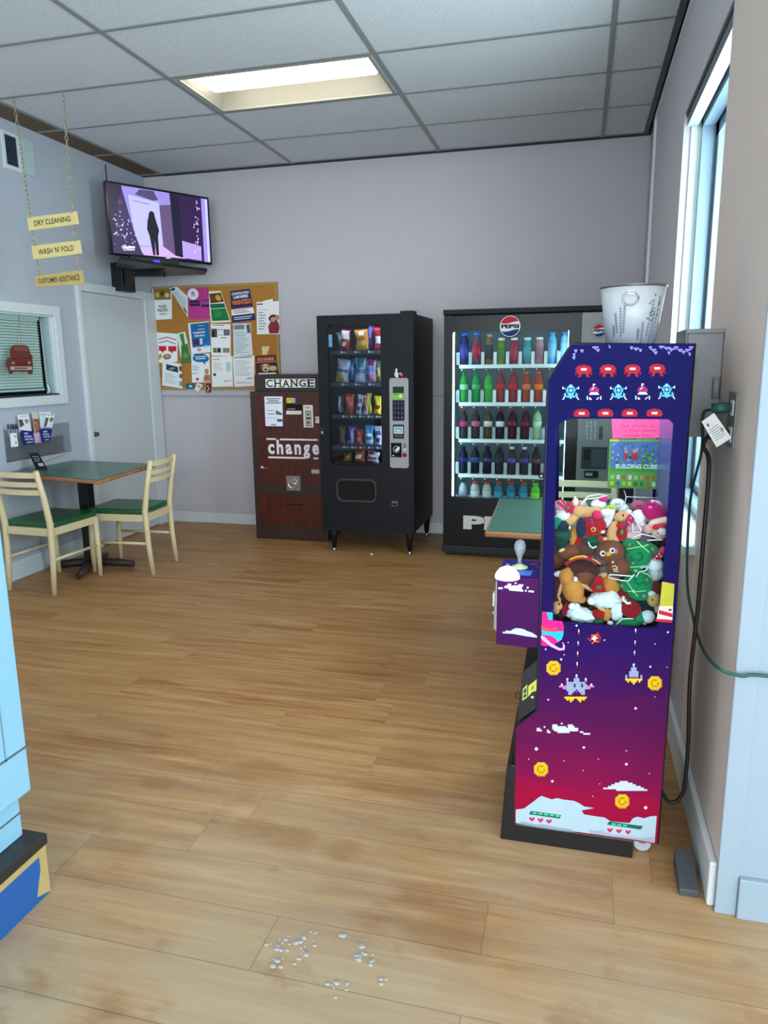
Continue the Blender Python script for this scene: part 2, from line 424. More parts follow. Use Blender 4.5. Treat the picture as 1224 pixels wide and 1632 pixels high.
struct('wall_right_return', MB().box((.60, 1.85, 0), (3.1, 2.0, 3.3), FACE).box((.401, 1.846, 0), (3.1, 1.8498, 3.3), FACE), 'pale wall face turned to the room')
# near part of the room, behind the camera: storefront openings
wf = MB()
wf.box((LX, -4.2, 0), (-2.2, -4.1, 3.3), WALL).box((2.6, -4.2, 0), (3.1, -4.1, 3.3), WALL).box((-2.2, -4.2, 0), (2.6, -4.1, .5), WALL).box((-2.2, -4.2, 2.8), (2.6, -4.1, 3.3), WALL)
struct('wall_front', wf, 'storefront wall behind the viewer')
we = MB()
we.box((3.0, -4.1, 0), (3.1, -2.3, 3.3), WALL).box((3.0, 1.0, 0), (3.1, 1.85, 3.3), WALL).box((3.0, -2.3, 0), (3.1, 1.0, .5), WALL).box((3.0, -2.3, 2.8), (3.1, 1.0, 3.3), WALL)
struct('wall_side', we, 'side wall with a large window')
# ceiling with an opening for each troffer
troffers = [(-2.30, 4.08), (-2.30, 1.62), (-2.30, -.84), (.12, -.84), (.12, -3.3), (-2.30, -3.3)]
cl = MB()
xs = sorted({-3.47, .39} | {t[0] + a for t in troffers for a in (.045, 1.16)} | {3.1})
ys = sorted({-4.2, 5.93, 1.85} | {t[1] + a for t in troffers for a in (.03, .58)})
for i in range(len(xs) - 1):
    for j in range(len(ys) - 1):
        cx, cy = (xs[i] + xs[i+1])/2, (ys[j] + ys[j+1])/2
        if cx > .39 and cy > 1.85: continue
        if any(t[0] < cx < t[0] + 1.2 and t[1] + .02 < cy < t[1] + .6 for t in troffers): continue
        cl.box((xs[i], ys[j], CZ + .004), (xs[i+1], ys[j+1], CZ + .03), MCEIL)
struct('ceiling', cl, 'suspended ceiling of white mineral fibre tiles')
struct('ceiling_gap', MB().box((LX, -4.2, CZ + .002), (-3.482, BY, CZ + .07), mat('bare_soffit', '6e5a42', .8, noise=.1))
       .box((-3.482, 5.935, CZ + .0), (RX, BY, CZ + .07), mat('gap_shade_grey', '3a383a', .8, noise=.1)).box((LX-.1, -4.2, 3.3), (3.1, BY+.1, 3.35), WALL), 'bare soffit and dark shade strip along the open edge of the ceiling')  # grey strip coloured dark for the shade inside the open gap
TB = mat('tee_bar_metal', '8e9294', .5, metal=.1, noise=.06)
tb = MB()
for x in (-3.47, -2.3, -1.1, .095): tb.box((x - .013, -4.1, CZ - .002), (x + .013, 5.95, CZ + .012), TB)
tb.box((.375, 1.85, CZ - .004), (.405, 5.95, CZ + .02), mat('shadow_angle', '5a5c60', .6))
y = 5.925
while y > -4:
    tb.box((LX + .0, y - .011, CZ - .0015), (.39 if y > 1.85 else 3.0, y + .011, CZ + .011), TB); y -= .6155
struct('trim_1', tb, 'grey metal tee bar grid of the ceiling')
struct('trim_2', MB().box((.385, 1.86, 2.87), (.43, 5.18, 2.885), WHITE).box((.385, 5.155, .1), (.43, 5.18, 2.885), WHITE), 'white edging of the furred wall')
struct('trim_3', MB().box((LX, BY - .012, 1.150), (RX, BY, 1.163), mat('rail_paint', 'a4a2aa', .5)), 'thin chair rail line along the back wall')
struct('baseboard_back', MB().box((LX, BY - .015, 0), (RX, BY, .095), WHITE), 'white baseboard of the back wall', bevel=.004)
struct('baseboard_left', MB().box((LX, OY0 - 6, 0), (LX + .018, 4.93, .13), WHITE), 'white baseboard of the left wall', bevel=.004)
struct('baseboard_right', MB().box((.380, 1.86, 0), (.40, 5.165, .13), WHITE), 'white baseboard under the window', bevel=.006)
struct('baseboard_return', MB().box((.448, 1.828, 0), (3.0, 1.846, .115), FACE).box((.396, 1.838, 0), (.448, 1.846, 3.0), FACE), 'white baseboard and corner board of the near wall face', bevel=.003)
sm = MB()
for xx in (.54, .95, 1.4): sm.box((xx, 1.8455, .115), (xx + .003, 1.848, 3.0), C('8d9399'))
sm.box((.448, 1.8455, 1.26), (3.0, 1.848, 1.263), C('8d9399'))
struct('trim_4', sm, 'panel joints in the near wall face')

# window_1: office window in the left wall
w1 = MB()
F = .065
w1.box((LX, OY0 - F, OZ0 - F), (LX + .022, OY1 + F, OZ0), WHITE).box((LX, OY0 - F, OZ1), (LX + .022, OY1 + F, OZ1 + F), WHITE)
w1.box((LX, OY1, OZ0), (LX + .022, OY1 + F, OZ1), WHITE).box((LX, OY0 - F, OZ0), (LX + .022, OY0, OZ1), WHITE)
w1.box((LX - .1, OY1 - .012, OZ0), (LX, OY1, OZ1), WHITE).box((LX - .1, OY0, OZ0), (LX, OY0 + .012, OZ1), WHITE)
w1.box((LX - .1, OY0, OZ0), (LX, OY1, OZ0 + .012), mat('window_track', '2c3134', .5)).box((LX - .1, OY0, OZ1 - .012), (LX, OY1, OZ1), WHITE)
wo = struct('window_1', w1, 'white framed office window', bevel=.003)
MB().box((LX - .03, OY0, OZ0), (LX - .026, OY1, OZ1), GL).build('window_pane', wo)
bl = thing('window_blind', 'white horizontal mini blind lowered behind the office window pane', 'window blind', (LX - .06, 3.9, OZ1))
s = MB(); SL = mat('blind_slat_glow', 'c4d0c8', .45, em=.08)  # slats glow faintly in place of office light behind them
z = OZ1 - .04
while z > OZ0 + .055:
    s.box((LX - .075, OY0 + .03, z), (LX - .055, OY1 - .085, z + .0016), SL, rot=Matrix.Rotation(math.radians(52), 3, 'Y')); z -= .019
s.build('slats', bl)
MB().box((LX - .08, OY0 + .03, OZ1 - .035), (LX - .05, OY1 - .08, OZ1 - .012), C('c9d3cf')).build('head_rail', bl)
MB().box((LX - .075, OY0 + .03, OZ0 + .035), (LX - .055, OY1 - .085, OZ0 + .05), C('c9d3cf')).build('bottom_rail', bl)
MB().tube([(LX - .05, 4.60, OZ1 - .03), (LX - .05, 4.605, 1.4), (LX - .05, 4.61, OZ0 + .06)], .0025, W_()).tube([(LX-.05, 4.61, 1.30), (LX-.045, 4.62, 1.26), (LX-.05, 4.605, 1.235)], .008, W_()).build('pull_cord', bl)
OFM = mat('office_back', '6d7678', .8)
struct('office_wall', MB().box((LX - 1.0, 2.6, .8), (LX - .95, 5.2, 2.3), OFM).box((LX - 1.0, 2.6, .75), (LX - .1, 5.2, .8), OFM).box((LX - 1.0, 2.6, 2.3), (LX - .1, 5.2, 2.35), OFM).box((LX - 1.0, 2.55, .75), (LX - .1, 2.6, 2.35), OFM).box((LX - 1.0, 5.2, .75), (LX - .1, 5.25, 2.35), OFM), 'dim office wall seen past the blind')
# car decal
cx = MB(); RUST = mat('rusty_red', '6a2c24', .5, noise=.25, nscale=60)
Fc = pixmap(0, 400, 4.371, 'x', LX + .012, .0004)
cout = [(75,780),(80,720),(75,690),(90,660),(110,655),(175,655),(195,665),(208,700),(215,720),(228,735),(225,760),(230,790),(228,855),(205,858),(195,838),(95,838),(85,858),(68,855),(60,815),(45,800),(50,765),(65,740)]
front = [Fc(u, v, 0) for u, v in cout]
cx.hexa(front, (-.008, 0, 0), RUST)
cx.art(Fc, [('p', [(95,690),(105,665),(180,665),(195,700)], mat('car_glass_brown', '7a4a3a', .3, noise=.3, nscale=50)), ('r', 78, 745, 215, 752, C('5a241c')), ('r', 72, 805, 222, 828, C('b9a79e')), ('r', 100, 811, 190, 822, C('6e5450')), ('c', 92, 780, 10, 9, C('a8877a')), ('c', 203, 778, 10, 9, C('a8877a')), ('r', 110, 765, 190, 795, C('6b2c22'))])
co = cx.build('car_ornament'); tag(co, 'flat rusty red car shaped ornament hung in front of the window blind', 'ornament')
MB().tube([at(27, 549, 'x', LX + .008), at(30, 500, 'x', LX + .008), at(33, 549, 'x', LX + .008)], .0012, C('777777')).build('hanging_wire', co)

# door_1
d = MB()
d.box((LX, 4.945, 0), (LX + .03, 4.985, 2.05), WHITE).box((LX, 5.835, 0), (LX + .03, 5.995, 2.05), WHITE).box((LX, 4.985, 1.985), (LX + .03, 5.835, 2.05), WHITE)
do = struct('door_1', d, 'white flush door in a white painted frame', bevel=.003)
MB().box((LX + .001, 4.988, .01), (LX + .016, 5.832, 1.98), DOORW).build('door_panel', do)
MB().lathe([(.020, 0), (.020, .004), (.012, .006), (.012, .012), (.017, .018), (.015, .026), (0, .027)], (LX + .016, 5.02, .903), mat('dull_brass', '6d6250', .35, metal=.8), 14, 'x').build('door_knob', do)

# window_2: daylight window
w2 = MB(); FR = mat('window_frame_grey', '8da4b6', .35, metal=.2)
w2.box((.43, WY1 - .012, WZ0), (.60, WY1, WZ1), mat('jamb_paint', 'e2efe8', .4)).box((.40, WY0, WZ0), (.60, WY0 + .012, WZ1), WHITE)
w2.box((.36, WY0 - .02, WZ0 - .025), (.595, WY1 - .002, WZ0 + .003), WHITE)
w2.box((.43, WY0, WZ1 - .012), (.60, WY1, WZ1), WHITE)
for (xa, t) in ((.47, .05), (.53, .09)):
    w2.box((xa, WY1 - t, WZ0), (xa + .05, WY1, WZ1 - .02), FR).box((xa, WY0, WZ0), (xa + .05, WY0 + t, WZ1 - .02), FR)
    w2.box((xa, WY0, WZ1 - .02 - t), (xa + .05, WY1, WZ1 - .02), FR).box((xa, WY0, WZ0), (xa + .05, WY1, WZ0 + t*.7), FR)
w2o = struct('window_2', w2, 'tall daylight window in the right wall', bevel=.002)
MB().box((.555, WY0 + .09, WZ0 + .05), (.56, WY1 - .09, WZ1 - .1), GL).build('window_pane', w2o)
rb = thing('raised_blind', 'dark edged blind pulled right up at the head of the tall window', 'window blind', (.44, 3.15, WZ1 - .02))
s = MB()
for k in range(7): s.box((.41, WY0 + .02, WZ1 - .022 - k*.006), (.455, WY1 - .02, WZ1 - .019 - k*.006), C('4a4f52' if k % 2 else 'b9c4c6'))
s.build('stacked_slats', rb)
MB().box((.405, WY0 + .015, WZ1 - .016), (.458, WY1 - .015, WZ1 + .0), C('3a3e42')).build('head_rail', rb)
# outside the window
tag(MB().box((.62, 2.0, -.12), (14, 14, -.02), mat('outdoor_ground', 'a8adb0', .8, noise=.1)).build('sidewalk'), None, None, None, 'structure')
ob = thing('neighbour_building', 'pale cream building seen outside through the tall window', 'building', (3.6, 9, 0))
MB().box((3.2, 2.5, 0), (4.2, 12, 2.6), mat('stucco', 'd9d8c4', .8, noise=.06)).build('wall', ob)
MB().box((3.1, 2.4, 2.6), (4.3, 12, 2.75), C('c3ced2')).build('parapet', ob)
MB().box((3.18, 5, .7), (3.2, 6.6, 1.9), C('7f98a2', .2)).build('shop_window', ob)

# ================================================================== CEILING LIGHTS
RE = mat('troffer_white', '9c988c', .5, noise=.02)
LE = mat('lit_diffuser', (1.0, .97, .90), .5, em=5.0)
def troffer(x, y, label, group):
    t = thing('ceiling_light', label, 'ceiling light', (x + .6, y + .307, CZ), group)
    x0, x1, y0, y1 = x + .045, x + 1.16, y + .03, y + .58
    m = MB(); zt = CZ + .11; i = .05
    o = [(x0,y0,CZ+.002),(x1,y0,CZ+.002),(x1,y1,CZ+.002),(x0,y1,CZ+.002)]; n = [(x0+i,y0+i,zt),(x1-i,y0+i,zt),(x1-i,y1-i,zt),(x0+i,y1-i,zt)]
    m.add(o + n, [(0,1,5,4),(1,2,6,5),(2,3,7,6),(3,0,4,7),(4,5,6,7)], RE); m.build('reflector', t)
    f = MB(); f.ring([(x0-.012,y0-.012),(x1+.012,y0-.012),(x1+.012,y1+.012),(x0-.012,y1+.012)], [(x0+.004,y0+.004),(x1-.004,y0+.004),(x1-.004,y1-.004),(x0+.004,y1-.004)], 'z', CZ - .003, CZ + .006, RE); f.build('frame', t)
    c = MB(); cy = (y0+y1)/2 - .065; R = .175; pts = [(cy + R*math.cos(a), CZ + .105 - .10*math.sin(a)) for a in [PI*k/14 for k in range(15)]]
    c.prism(pts, 'x', x0 + .09, x1 - .045, LE); c.build('diffuser', t)
    return t
troffer(*troffers[0], 'lit rectangular fluorescent troffer set in the white tiled ceiling', None)
for p in troffers[1:]: troffer(*p, 'added lit ceiling troffer out of view behind the viewer', 'added ceiling troffers behind the viewer')  # extra troffers added to light the unseen part of the room

# ================================================================== LEFT WALL THINGS
v = thing('wall_vent', 'small white wall vent with dark louvres high under the ceiling', 'vent', (LX, 4.43, 2.82))
MB().ring([(4.345,2.700),(4.512,2.700),(4.512,2.932),(4.345,2.932)], [(4.366,2.727),(4.478,2.727),(4.478,2.912),(4.366,2.912)], 'x', LX, LX + .012, WHITE).build('frame', v)
m = MB(); m.box((LX, 4.366, 2.727), (LX + .002, 4.478, 2.912), C('2a3038'))
for k in range(11): m.box((LX + .002, 4.366, 2.735 + k*.0165), (LX + .008, 4.478, 2.738 + k*.0165), C('4a5560'))
m.build('louvres', v)
tag(MB().box((LX, 4.516, 2.703), (LX + .009, 4.637, 2.930), mat('cover_plate', 'b9c8ca', .4)).build('cover_plate', None, .002), 'blank pale cover plate on the wall beside the louvred vent', 'cover plate')

# brochure holder
bh = thing('brochure_holder', 'clear acrylic wall rack over the corner table holding pamphlets', 'brochure holder', (LX, 4.4, .85))
ACR = glass('clear_acrylic', 'ffffff', .2)
MB().hexa([at(8,760,'x',LX+.06), at(110,722,'x',LX+.06), at(108,690,'x',LX+.06), at(8,715,'x',LX+.06)], (.004,0,0), ACR).hexa([at(8,760,'x',LX+.06), at(110,722,'x',LX+.06), at(112,722,'x',LX+.002), at(10,755,'x',LX+.002)], (0,0,-.003), ACR).build('tray', bh)
MB().box((LX, 4.08, .80), (LX + .004, 4.74, 1.02), ACR).build('back_plate', bh)
def bil(q):
    q = [Vector(p) for p in q]      # tl, tr, br, bl
    nrm = (q[1]-q[0]).cross(q[3]-q[0]).normalized()
    return lambda u, v_, L: (q[0]*(1-u)*(1-v_) + q[1]*u*(1-v_) + q[2]*u*v_ + q[3]*(1-u)*v_) - nrm*.0006*L
def sheet(name, quad, base, items, label, cat, thick=.0012, group=None, flip=False):
    F_ = bil(quad)
    if flip:
        G = F_; F_ = lambda u, v_, L: G(u, v_, -L)
    back = [F_(0,0,-thick/.0006), F_(1,0,-thick/.0006), F_(1,1,-thick/.0006), F_(0,1,-thick/.0006)]; fr = [F_(0,0,0), F_(1,0,0), F_(1,1,0), F_(0,1,0)]
    mb = MB(); mb.add(fr + back, [(0,1,2,3),(7,6,5,4),(0,4,5,1),(1,5,6,2),(2,6,7,3),(3,7,4,0)], base); mb.art(F_, items)
    return tag(mb.build(name), label, cat, group)
def bq(pts, x):      # quad from crop of (0,640)-(110,760), scale 11.127
    return [at(a/11.127, 640 + b/11.127, 'x', x) for a, b in pts]
navy = C('22287c'); W = W_(); skin = C('c79a86'); 
sheet('pamphlet', bq([(310,235),(500,220),(560,515),(345,545)], LX+.030), W, [('t',.5,.10,-.06,'Our Care',C('44484c'),.02,.6), ('p',[(.02,.28),(.38,.28),(.46,.62),(.1,.75)],C('5c5a50')), ('c',.72,.42,.16,.13,C('8a4638')), ('c',.72,.45,.10,.11,skin), ('p',[(.5,.62),(.95,.6),(1,1),(.55,1)],C('f4f0ea'))], 'white pamphlet with two people, topmost on the left of the rack', 'pamphlet')
sheet('pamphlet', bq([(370,505),(585,530),(610,745),(425,775)], LX+.048), navy, [('t',.4,.20,-.12,'NEW',W,.03,.35),('t',.52,.42,-.13,'PATIENT',W,.02,.7),('t',.55,.62,-.12,'WELCOME',W,.02,.75),('r',.3,.82,.9,.87,W)], 'dark blue card with white writing on the left of the rack', 'pamphlet')
sheet('pamphlet', bq([(560,190),(680,195),(700,560),(620,580)], LX+.026), C('d9cdbd'), [('p',[(.0,.3),(1,.3),(1,1),(.2,1)],C('b06a58')),('c',.5,.45,.3,.12,C('8e3a2c')),('c',.45,.48,.18,.08,skin)], 'narrow tan and red pamphlet in the middle of the rack', 'pamphlet')
sheet('pamphlet', bq([(590,560),(700,540),(735,735),(620,740)], LX+.046), C('c99ab8'), [('p',[(.2,.1),(.8,.1),(.6,.6),(.3,.9)],C('dfb7cd'))], 'pink pamphlet in the middle of the rack', 'pamphlet')
sheet('pamphlet', bq([(690,185),(905,180),(915,450),(720,470)], LX+.022), C('dfe6ee'), [('r',.1,.14,.55,.18,C('778')*1 if False else C('777788'))], 'plain pale pamphlet at the right end of the rack, rearmost', 'pamphlet')
sheet('pamphlet', bq([(810,230),(970,225),(925,465),(775,455)], LX+.034), W, [('t',.5,.06,-.08,'Our Care',C('333333'),.02,.7),('p',[(.05,.25),(.4,.25),(.3,.95),(0,.95)],C('5c6a62')),('c',.74,.42,.2,.18,C('4a2a26')),('c',.74,.46,.11,.13,skin),('p',[(.55,.68),(.95,.66),(.9,1),(.5,1)],C('e9e3f0'))], 'white pamphlet with a dark haired person at the right of the rack', 'pamphlet')
sheet('pamphlet', bq([(700,495),(925,485),(890,700),(750,710)], LX+.05), navy, [('t',.45,.2,-.14,'NEW',W,.03,.35),('t',.5,.42,-.12,'PATIENT',W,.02,.6),('t',.55,.62,-.12,'WELCOME',W,.02,.7),('r',.35,.85,.8,.9,W)], 'dark blue card with white writing on the right of the rack', 'pamphlet')
sheet('business_card', bq([(175,565),(295,555),(325,795),(200,810)], LX+.062), W, [('r',.6,.2,.85,.3,C('7d8288')),('r',.62,.62,.8,.78,C('7d8288'))], 'small white card standing in front of the pens', 'card')
for k, (c, u) in enumerate((('4b2f86', 150), ('3a2f8a', 205), ('39363c', 245), ('4b2f86', 285), ('6c4a8a', 320))):
    p0 = at((u + 8)/11.127, 640 + 560/11.127, 'x', LX + .035); p1 = at((u - 8)/11.127, 640 + 405/11.127, 'x', LX + .045)
    pen = thing('pen', 'dark purple topped pen in the bunch left of the pamphlets', 'pen', p0, 'pens in the wall rack')
    MB().tube([p0 - (p1 - p0)*.9, p0 + (p1 - p0)*.55], .005, C('8d93a0')).build('barrel', pen); MB().tube([p0 + (p1 - p0)*.5, p1], .006, C(c, .3)).build('cap', pen)
    pen['group'] = 'pens in the wall rack'

# three hanging signs on chains
SG = mat('brass_plaque', 'ecd890', .35, metal=.15, noise=.06, nscale=12); CHN = mat('brass_chain', 'b0a488', .4, metal=.6); INK = C('3c2e14'); SG3 = mat('brass_plaque_shaded', 'cdb070', .35, metal=.15, noise=.06, nscale=12)  # darker copy for the lowest plaque puts lamp falloff into colour
sp = [((-3.326,2.326),(-2.975,2.341),(-2.970,2.269),(-3.322,2.249),'DRY CLEANING'), ((-3.315,2.160),(-2.971,2.176),(-2.966,2.099),(-3.312,2.078),"WASH 'N' FOLD"), ((-3.315,1.981),(-2.972,2.004),(-2.968,1.920),(-3.309,1.915),'CUSTOMER ASSISTANCE')]
names = ['topmost plaque reading DRY CLEANING hung on chains from the ceiling', 'middle hanging plaque reading WASH N FOLD', 'lowest hanging plaque reading CUSTOMER ASSISTANCE']
for q, nm in zip(sp, names):
    Q = [Vector((a, 4.08, b)) for a, b in q[:4]]; F_ = bil(Q)
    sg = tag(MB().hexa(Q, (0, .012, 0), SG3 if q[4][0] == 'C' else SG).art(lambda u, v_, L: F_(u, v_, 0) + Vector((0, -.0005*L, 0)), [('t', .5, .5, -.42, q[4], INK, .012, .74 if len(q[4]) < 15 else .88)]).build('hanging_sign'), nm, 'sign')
def chain(name, p, q, lab):
    p, q = Vector(p), Vector(q); n = max(2, int((q - p).length / .026)); m = MB(); d_ = (q - p) / n; dn = d_.normalized()
    for k in range(n):
        c = p + d_*(k + .5); a = Vector((1, .3, 0)).normalized() if k % 2 else Vector((-.3, 1, 0)).normalized()
        pts = [c + dn*.017*math.cos(t) + a*.008*math.sin(t) for t in [2*PI*i/10 for i in range(11)]]
        m.tube(pts, .0024, CHN, 5)
    return tag(m.build(name), lab, 'chain')
chain('sign_chain', (-3.335, 4.08, CZ), (-3.30, 4.08, 2.325), 'long brass chain from the ceiling to the left end of the top sign')
chain('sign_chain', (-2.99, 4.08, CZ), (-3.005, 4.08, 2.337), 'long brass chain from the ceiling to the right end of the top sign')
chain('sign_chain', (-3.297, 4.08, 2.25), (-3.29, 4.08, 2.16), 'short chain between the first and second sign, left side')
chain('sign_chain', (-3.0, 4.08, 2.268), (-3.0, 4.08, 2.173), 'short chain between the first and second sign, right side')
chain('sign_chain', (-3.285, 4.08, 2.08), (-3.28, 4.08, 1.983), 'short chain between the second and third sign, left side')
chain('sign_chain', (-2.99, 4.08, 2.095), (-2.985, 4.08, 2.0), 'short chain between the second and third sign, right side')

# ================================================================== TELEVISION
A = Vector((-3.48, 5.14, 0)); B = Vector((-2.975, 5.80, 0)); ex = (B - A).normalized(); en = Vector((ex.y, -ex.x, 0)); TW = (B - A).length
tv = thing('television', 'black flat television tilted across the corner showing a dim purple doorway', 'television', (A + B)/2 + Vector((0, 0, 2.25)))
ZL = (2.262, 2.785); ZR = (2.237, 2.762)
def TVF(u, v_, L):
    z0 = ZL[0]*(1-u) + ZR[0]*u; z1 = ZL[1]*(1-u) + ZR[1]*u
    return A + ex*(u*TW) + Vector((0, 0, z1*(1-v_) + z0*v_)) + en*(.0007*L)
m = MB(); m.hexa([TVF(0,0,0), TVF(1,0,0), TVF(1,1,0), TVF(0,1,0)], en*-.05, BLKG); m.build('housing', tv, .004)
def E_(h, s=1.0): return mat('screen_%s_%d' % (h, int(s*100)), h, .3, em=s)
su = lambda x: x  # screen art in crop coordinates of (130,260)-(360,470), scale 5.32
def TVP(x, y_, L):
    # crop pixel to screen u,v using the set's corners in that crop
    u = (x - 195) / (1105 - 195)
    yt = 133 + (305 - 133)*u; yb = 745 + (858 - 745)*u
    return TVF(u, (y_ - yt)/(yb - yt), L)
sc = MB(); dk = E_('241c38', .6)
sc.art(TVP, [('p', [(205,150),(1092,318),(1092,838),(220,738)], dk),
 ('p', [(330,180),(600,228),(740,255),(745,350),(650,352),(655,690),(330,690)], E_('8478b8', .7)),
 ('p', [(380,255),(640,330),(655,690),(420,680)], E_('a09cd4', .75)), ('p', [(410,300),(560,338),(560,345),(410,307)], E_('6e66a8', .6)),
 ('p', [(480,215),(600,232),(637,308),(590,312),(440,255)], E_('4a3c66', .6)),
 ('p', [(430,690),(650,690),(860,800),(480,760)], E_('b494c4', .7)), ('p', [(645,355),(745,350),(760,770),(655,690)], E_('5a4668', .6)),
 ('p', [(745,262),(825,278),(830,790),(760,770)], E_('1a1430', .5)), ('p', [(830,280),(1025,318),(1022,700),(830,645)], E_('2c1740', .6)),
 ('p', [(830,648),(1005,700),(1005,820),(830,790)], E_('a084cc', .7)), ('p', [(1030,308),(1060,315),(1060,832),(1030,828)], E_('8f76d8', .8)), ('p', [(1062,315),(1088,320),(1088,835),(1062,832)], E_('a4a8ec', .8)),
 ('p', [(222,738),(250,560),(300,280),(330,200),(380,430),(420,600),(470,755)], E_('31264c', .6)),
 # dark standing figure
 ('c', 570, 430, 26, 34, E_('17121f', .4)), ('p', [(548,420),(592,420),(612,500),(628,560),(615,600),(612,765),(590,765),(582,640),(580,765),(562,765),(540,600),(522,545),(530,480)], E_('17121f', .4))] +
 [('c', 235 + random.random()*190, 380 + random.random()*340, 3 + random.random()*6, 3 + random.random()*7, E_(random.choice(['c9b8e8','a87c98','8f9cd0','b8b0dc']), .7)) for _ in range(46)] +
 [('c', 975 + random.gauss(0, 14), 320 + random.random()*440, 5, 7, E_(random.choice(['a89cd8','7c6cb0','cfc4f4']), .8)) for _ in range(34)] +
 [('t', 350, 690, -26, 'Countdown', E_('f4f0ff', 1.0), .03, 110), ('t', 355, 712, -16, 'to Christmas', E_('e4dcff', .9), .02, 95), ('p', [(285,330),(300,300),(305,280),(312,300),(330,330)], E_('6c3050', .5)), ('r', 670, 786, 715, 794, E_('c9c4d4', .5))])
sc.build('screen', tv)
tag(MB().tube([at(168,262,'x',LX+.02), at(169,275,'x',LX+.04), A + Vector((0,.03,2.77))], .004, BLK2).build('television_cable'), 'black cable dropping from the ceiling to the television', 'cable')
sh = thing('wall_shelf', 'black bracketed wall shelf below the corner television', 'shelf', (LX, 5.45, 2.15))
MB().hexa([at(190,408,'z',2.19), at(262,420,'z',2.19), at(330,428,'z',2.19), at(326,434,'z',2.19), at(270,436,'z',2.19), at(186,424,'z',2.19)], (0, 0, -.02), BLK2).build('shelf_board', sh)
MB().box((LX, 5.42, 2.02), (LX + .10, 5.60, 2.24), BLK2).prism([(LX + .10, 2.22), (LX + .10, 2.05), (LX + .16, 2.13), (LX + .45, 2.12), (LX + .45, 2.16), (LX + .16, 2.19)], 'y', 5.44, 5.50, BLK2).build('bracket', sh, .004)
cb = thing('cable_box', 'slim black set top box with a blue light on the shelf under the television', 'cable box', (-3.25, 5.40, 2.19))
m = MB(); P_ = [at(186,404,'x',LX+.30), at(258,414,'y',5.40)]
R_ = Matrix.Rotation(math.atan2(ex.y, ex.x), 3, 'Z'); c_ = Vector((-3.27, 5.36, 2.215))
m.box((c_.x-.19, c_.y-.09, 2.192), (c_.x+.19, c_.y+.09, 2.240), BLK2, rot=R_, c=c_); m.build('case', cb, .003)
MB().box((c_.x-.02, c_.y-.093, 2.205), (c_.x+.03, c_.y-.0905, 2.225), E_('2c3cd8', 1.0), rot=R_, c=c_).build('display', cb)

# ================================================================== NOTICE BOARD AND FLYERS
nb = thing('notice_board', 'oak framed cork notice board covered with flyers on the back wall', 'notice board', (-3.08, BY, 1.2))
CORK = mat('cork', 'b0762f', .85, noise=.25, nscale=70, bump=.3); BFR = mat('board_frame_oak', 'a98a50', .45, noise=.1)
b0, b1, c0, c1 = -3.672, -2.490, 1.212, 2.105
MB().box((b0, BY - .012, c0), (b1, BY - .0, c1), CORK).build('cork_panel', nb)
MB().ring([(b0,c0),(b1,c0),(b1,c1),(b0,c1)], [(b0+.022,c0+.022),(b1-.022,c0+.022),(b1-.022,c1-.022),(b0+.022,c1-.022)], 'y', BY - .0145, BY - .002, BFR).build('frame', nb, .002)
def fly(pts, base, items, label, layer=0, cat='flyer', name='flyer'):
    yb = BY - .0155 - layer*.003
    q = [at(230 + a/5.1, 430 + b/5.1, 'y', yb) for a, b in pts]
    F_ = bil(q)
    mb = MB(); F2 = lambda u, v_, L: F_(u, v_, 0) + Vector((0, -.00035*L, 0))
    mb.hexa([F2(0,0,0), F2(1,0,0), F2(1,1,0), F2(0,1,0)], (0, .0012, 0), base); mb.art(F2, items)
    return tag(mb.build(name), label, cat)
def lines(u0, v0, u1, v1, n, col='8c9098', frac=.35):
    out = []; random_w = [(.6 + .4*((i*37) % 10)/10) for i in range(n)]
    for i in range(n):
        a = v0 + (v1 - v0)*i/n; out.append(('r', u0, a, u0 + (u1 - u0)*random_w[i], a + (v1 - v0)/n*frac, C(col)))
    return out
K = C('26282c'); GR = C('1f7a45'); PNK = C('c0408c'); BL = C('1f6fae'); NV = C('2a3060'); OR = C('e07820'); RD = C('c4283c')
fly([(65,155),(222,150),(225,400),(85,408)], W, [('r',.05,.0,.95,.36,C('8a7238')),('c',.25,.2,.1,.08,C('d8b04a')),('c',.5,.16,.1,.08,C('5c4424')),('c',.75,.22,.12,.08,C('e0c878')),('t',.5,.58,-.10,'FOOD',K,.03,.42),('t',.5,.70,-.10,'PANTRY',K,.03,.6),('r',.3,.8,.7,.84,C('9aa')if False else C('99aaaa'))], 'FOOD PANTRY flyer at the top left corner of the cork board')
fly([(205,150),(265,137),(352,215),(355,388)], C('e6ebee'), [('r',.05,.02,.6,.12,C('44505c'))] + lines(.08,.2,.85,.9,9) + [('r',.05,.74,.22,.94,C('5c646c'))], 'pale flyer with a folded corner beside the food pantry flyer', 1)
fly([(347,147),(520,140),(535,400),(368,405)], PNK, [('c',.26,.20,.26,.18,W),('p',[(.14,.2),(.26,.1),(.38,.2)],C('8c8c98')),('p',[(.17,.21),(.35,.21),(.35,.28),(.17,.28)],C('b8b8c4')),('r',.06,.40,.56,.48,NV),('r',.06,.49,.56,.58,NV),('r',.62,.38,.98,.45,C('5a4a8a')),('r',.62,.54,.98,.62,NV),('c',.5,.95,.6,.02,PNK),('r',.1,.1,.4,.12,C('e8c0da'))], 'bright pink flyer with a white circle and house in the top row')
fly([(515,175),(620,170),(705,425),(540,432)], C('efe6c8'), [('p',[(.1,.08),(.95,.06),(.98,.35),(.12,.38)],C('5a3a28')),('c',.68,.22,.2,.10,C('d8a030')),('c',.3,.2,.1,.09,C('8a3a5a')),('r',.08,.40,.96,.54,C('1d6a5a')),('r',.08,.56,.96,.94,GR)] + lines(.2,.6,.8,.85,4,'4ca46c'), 'cream flyer with a green lower half in the top row')
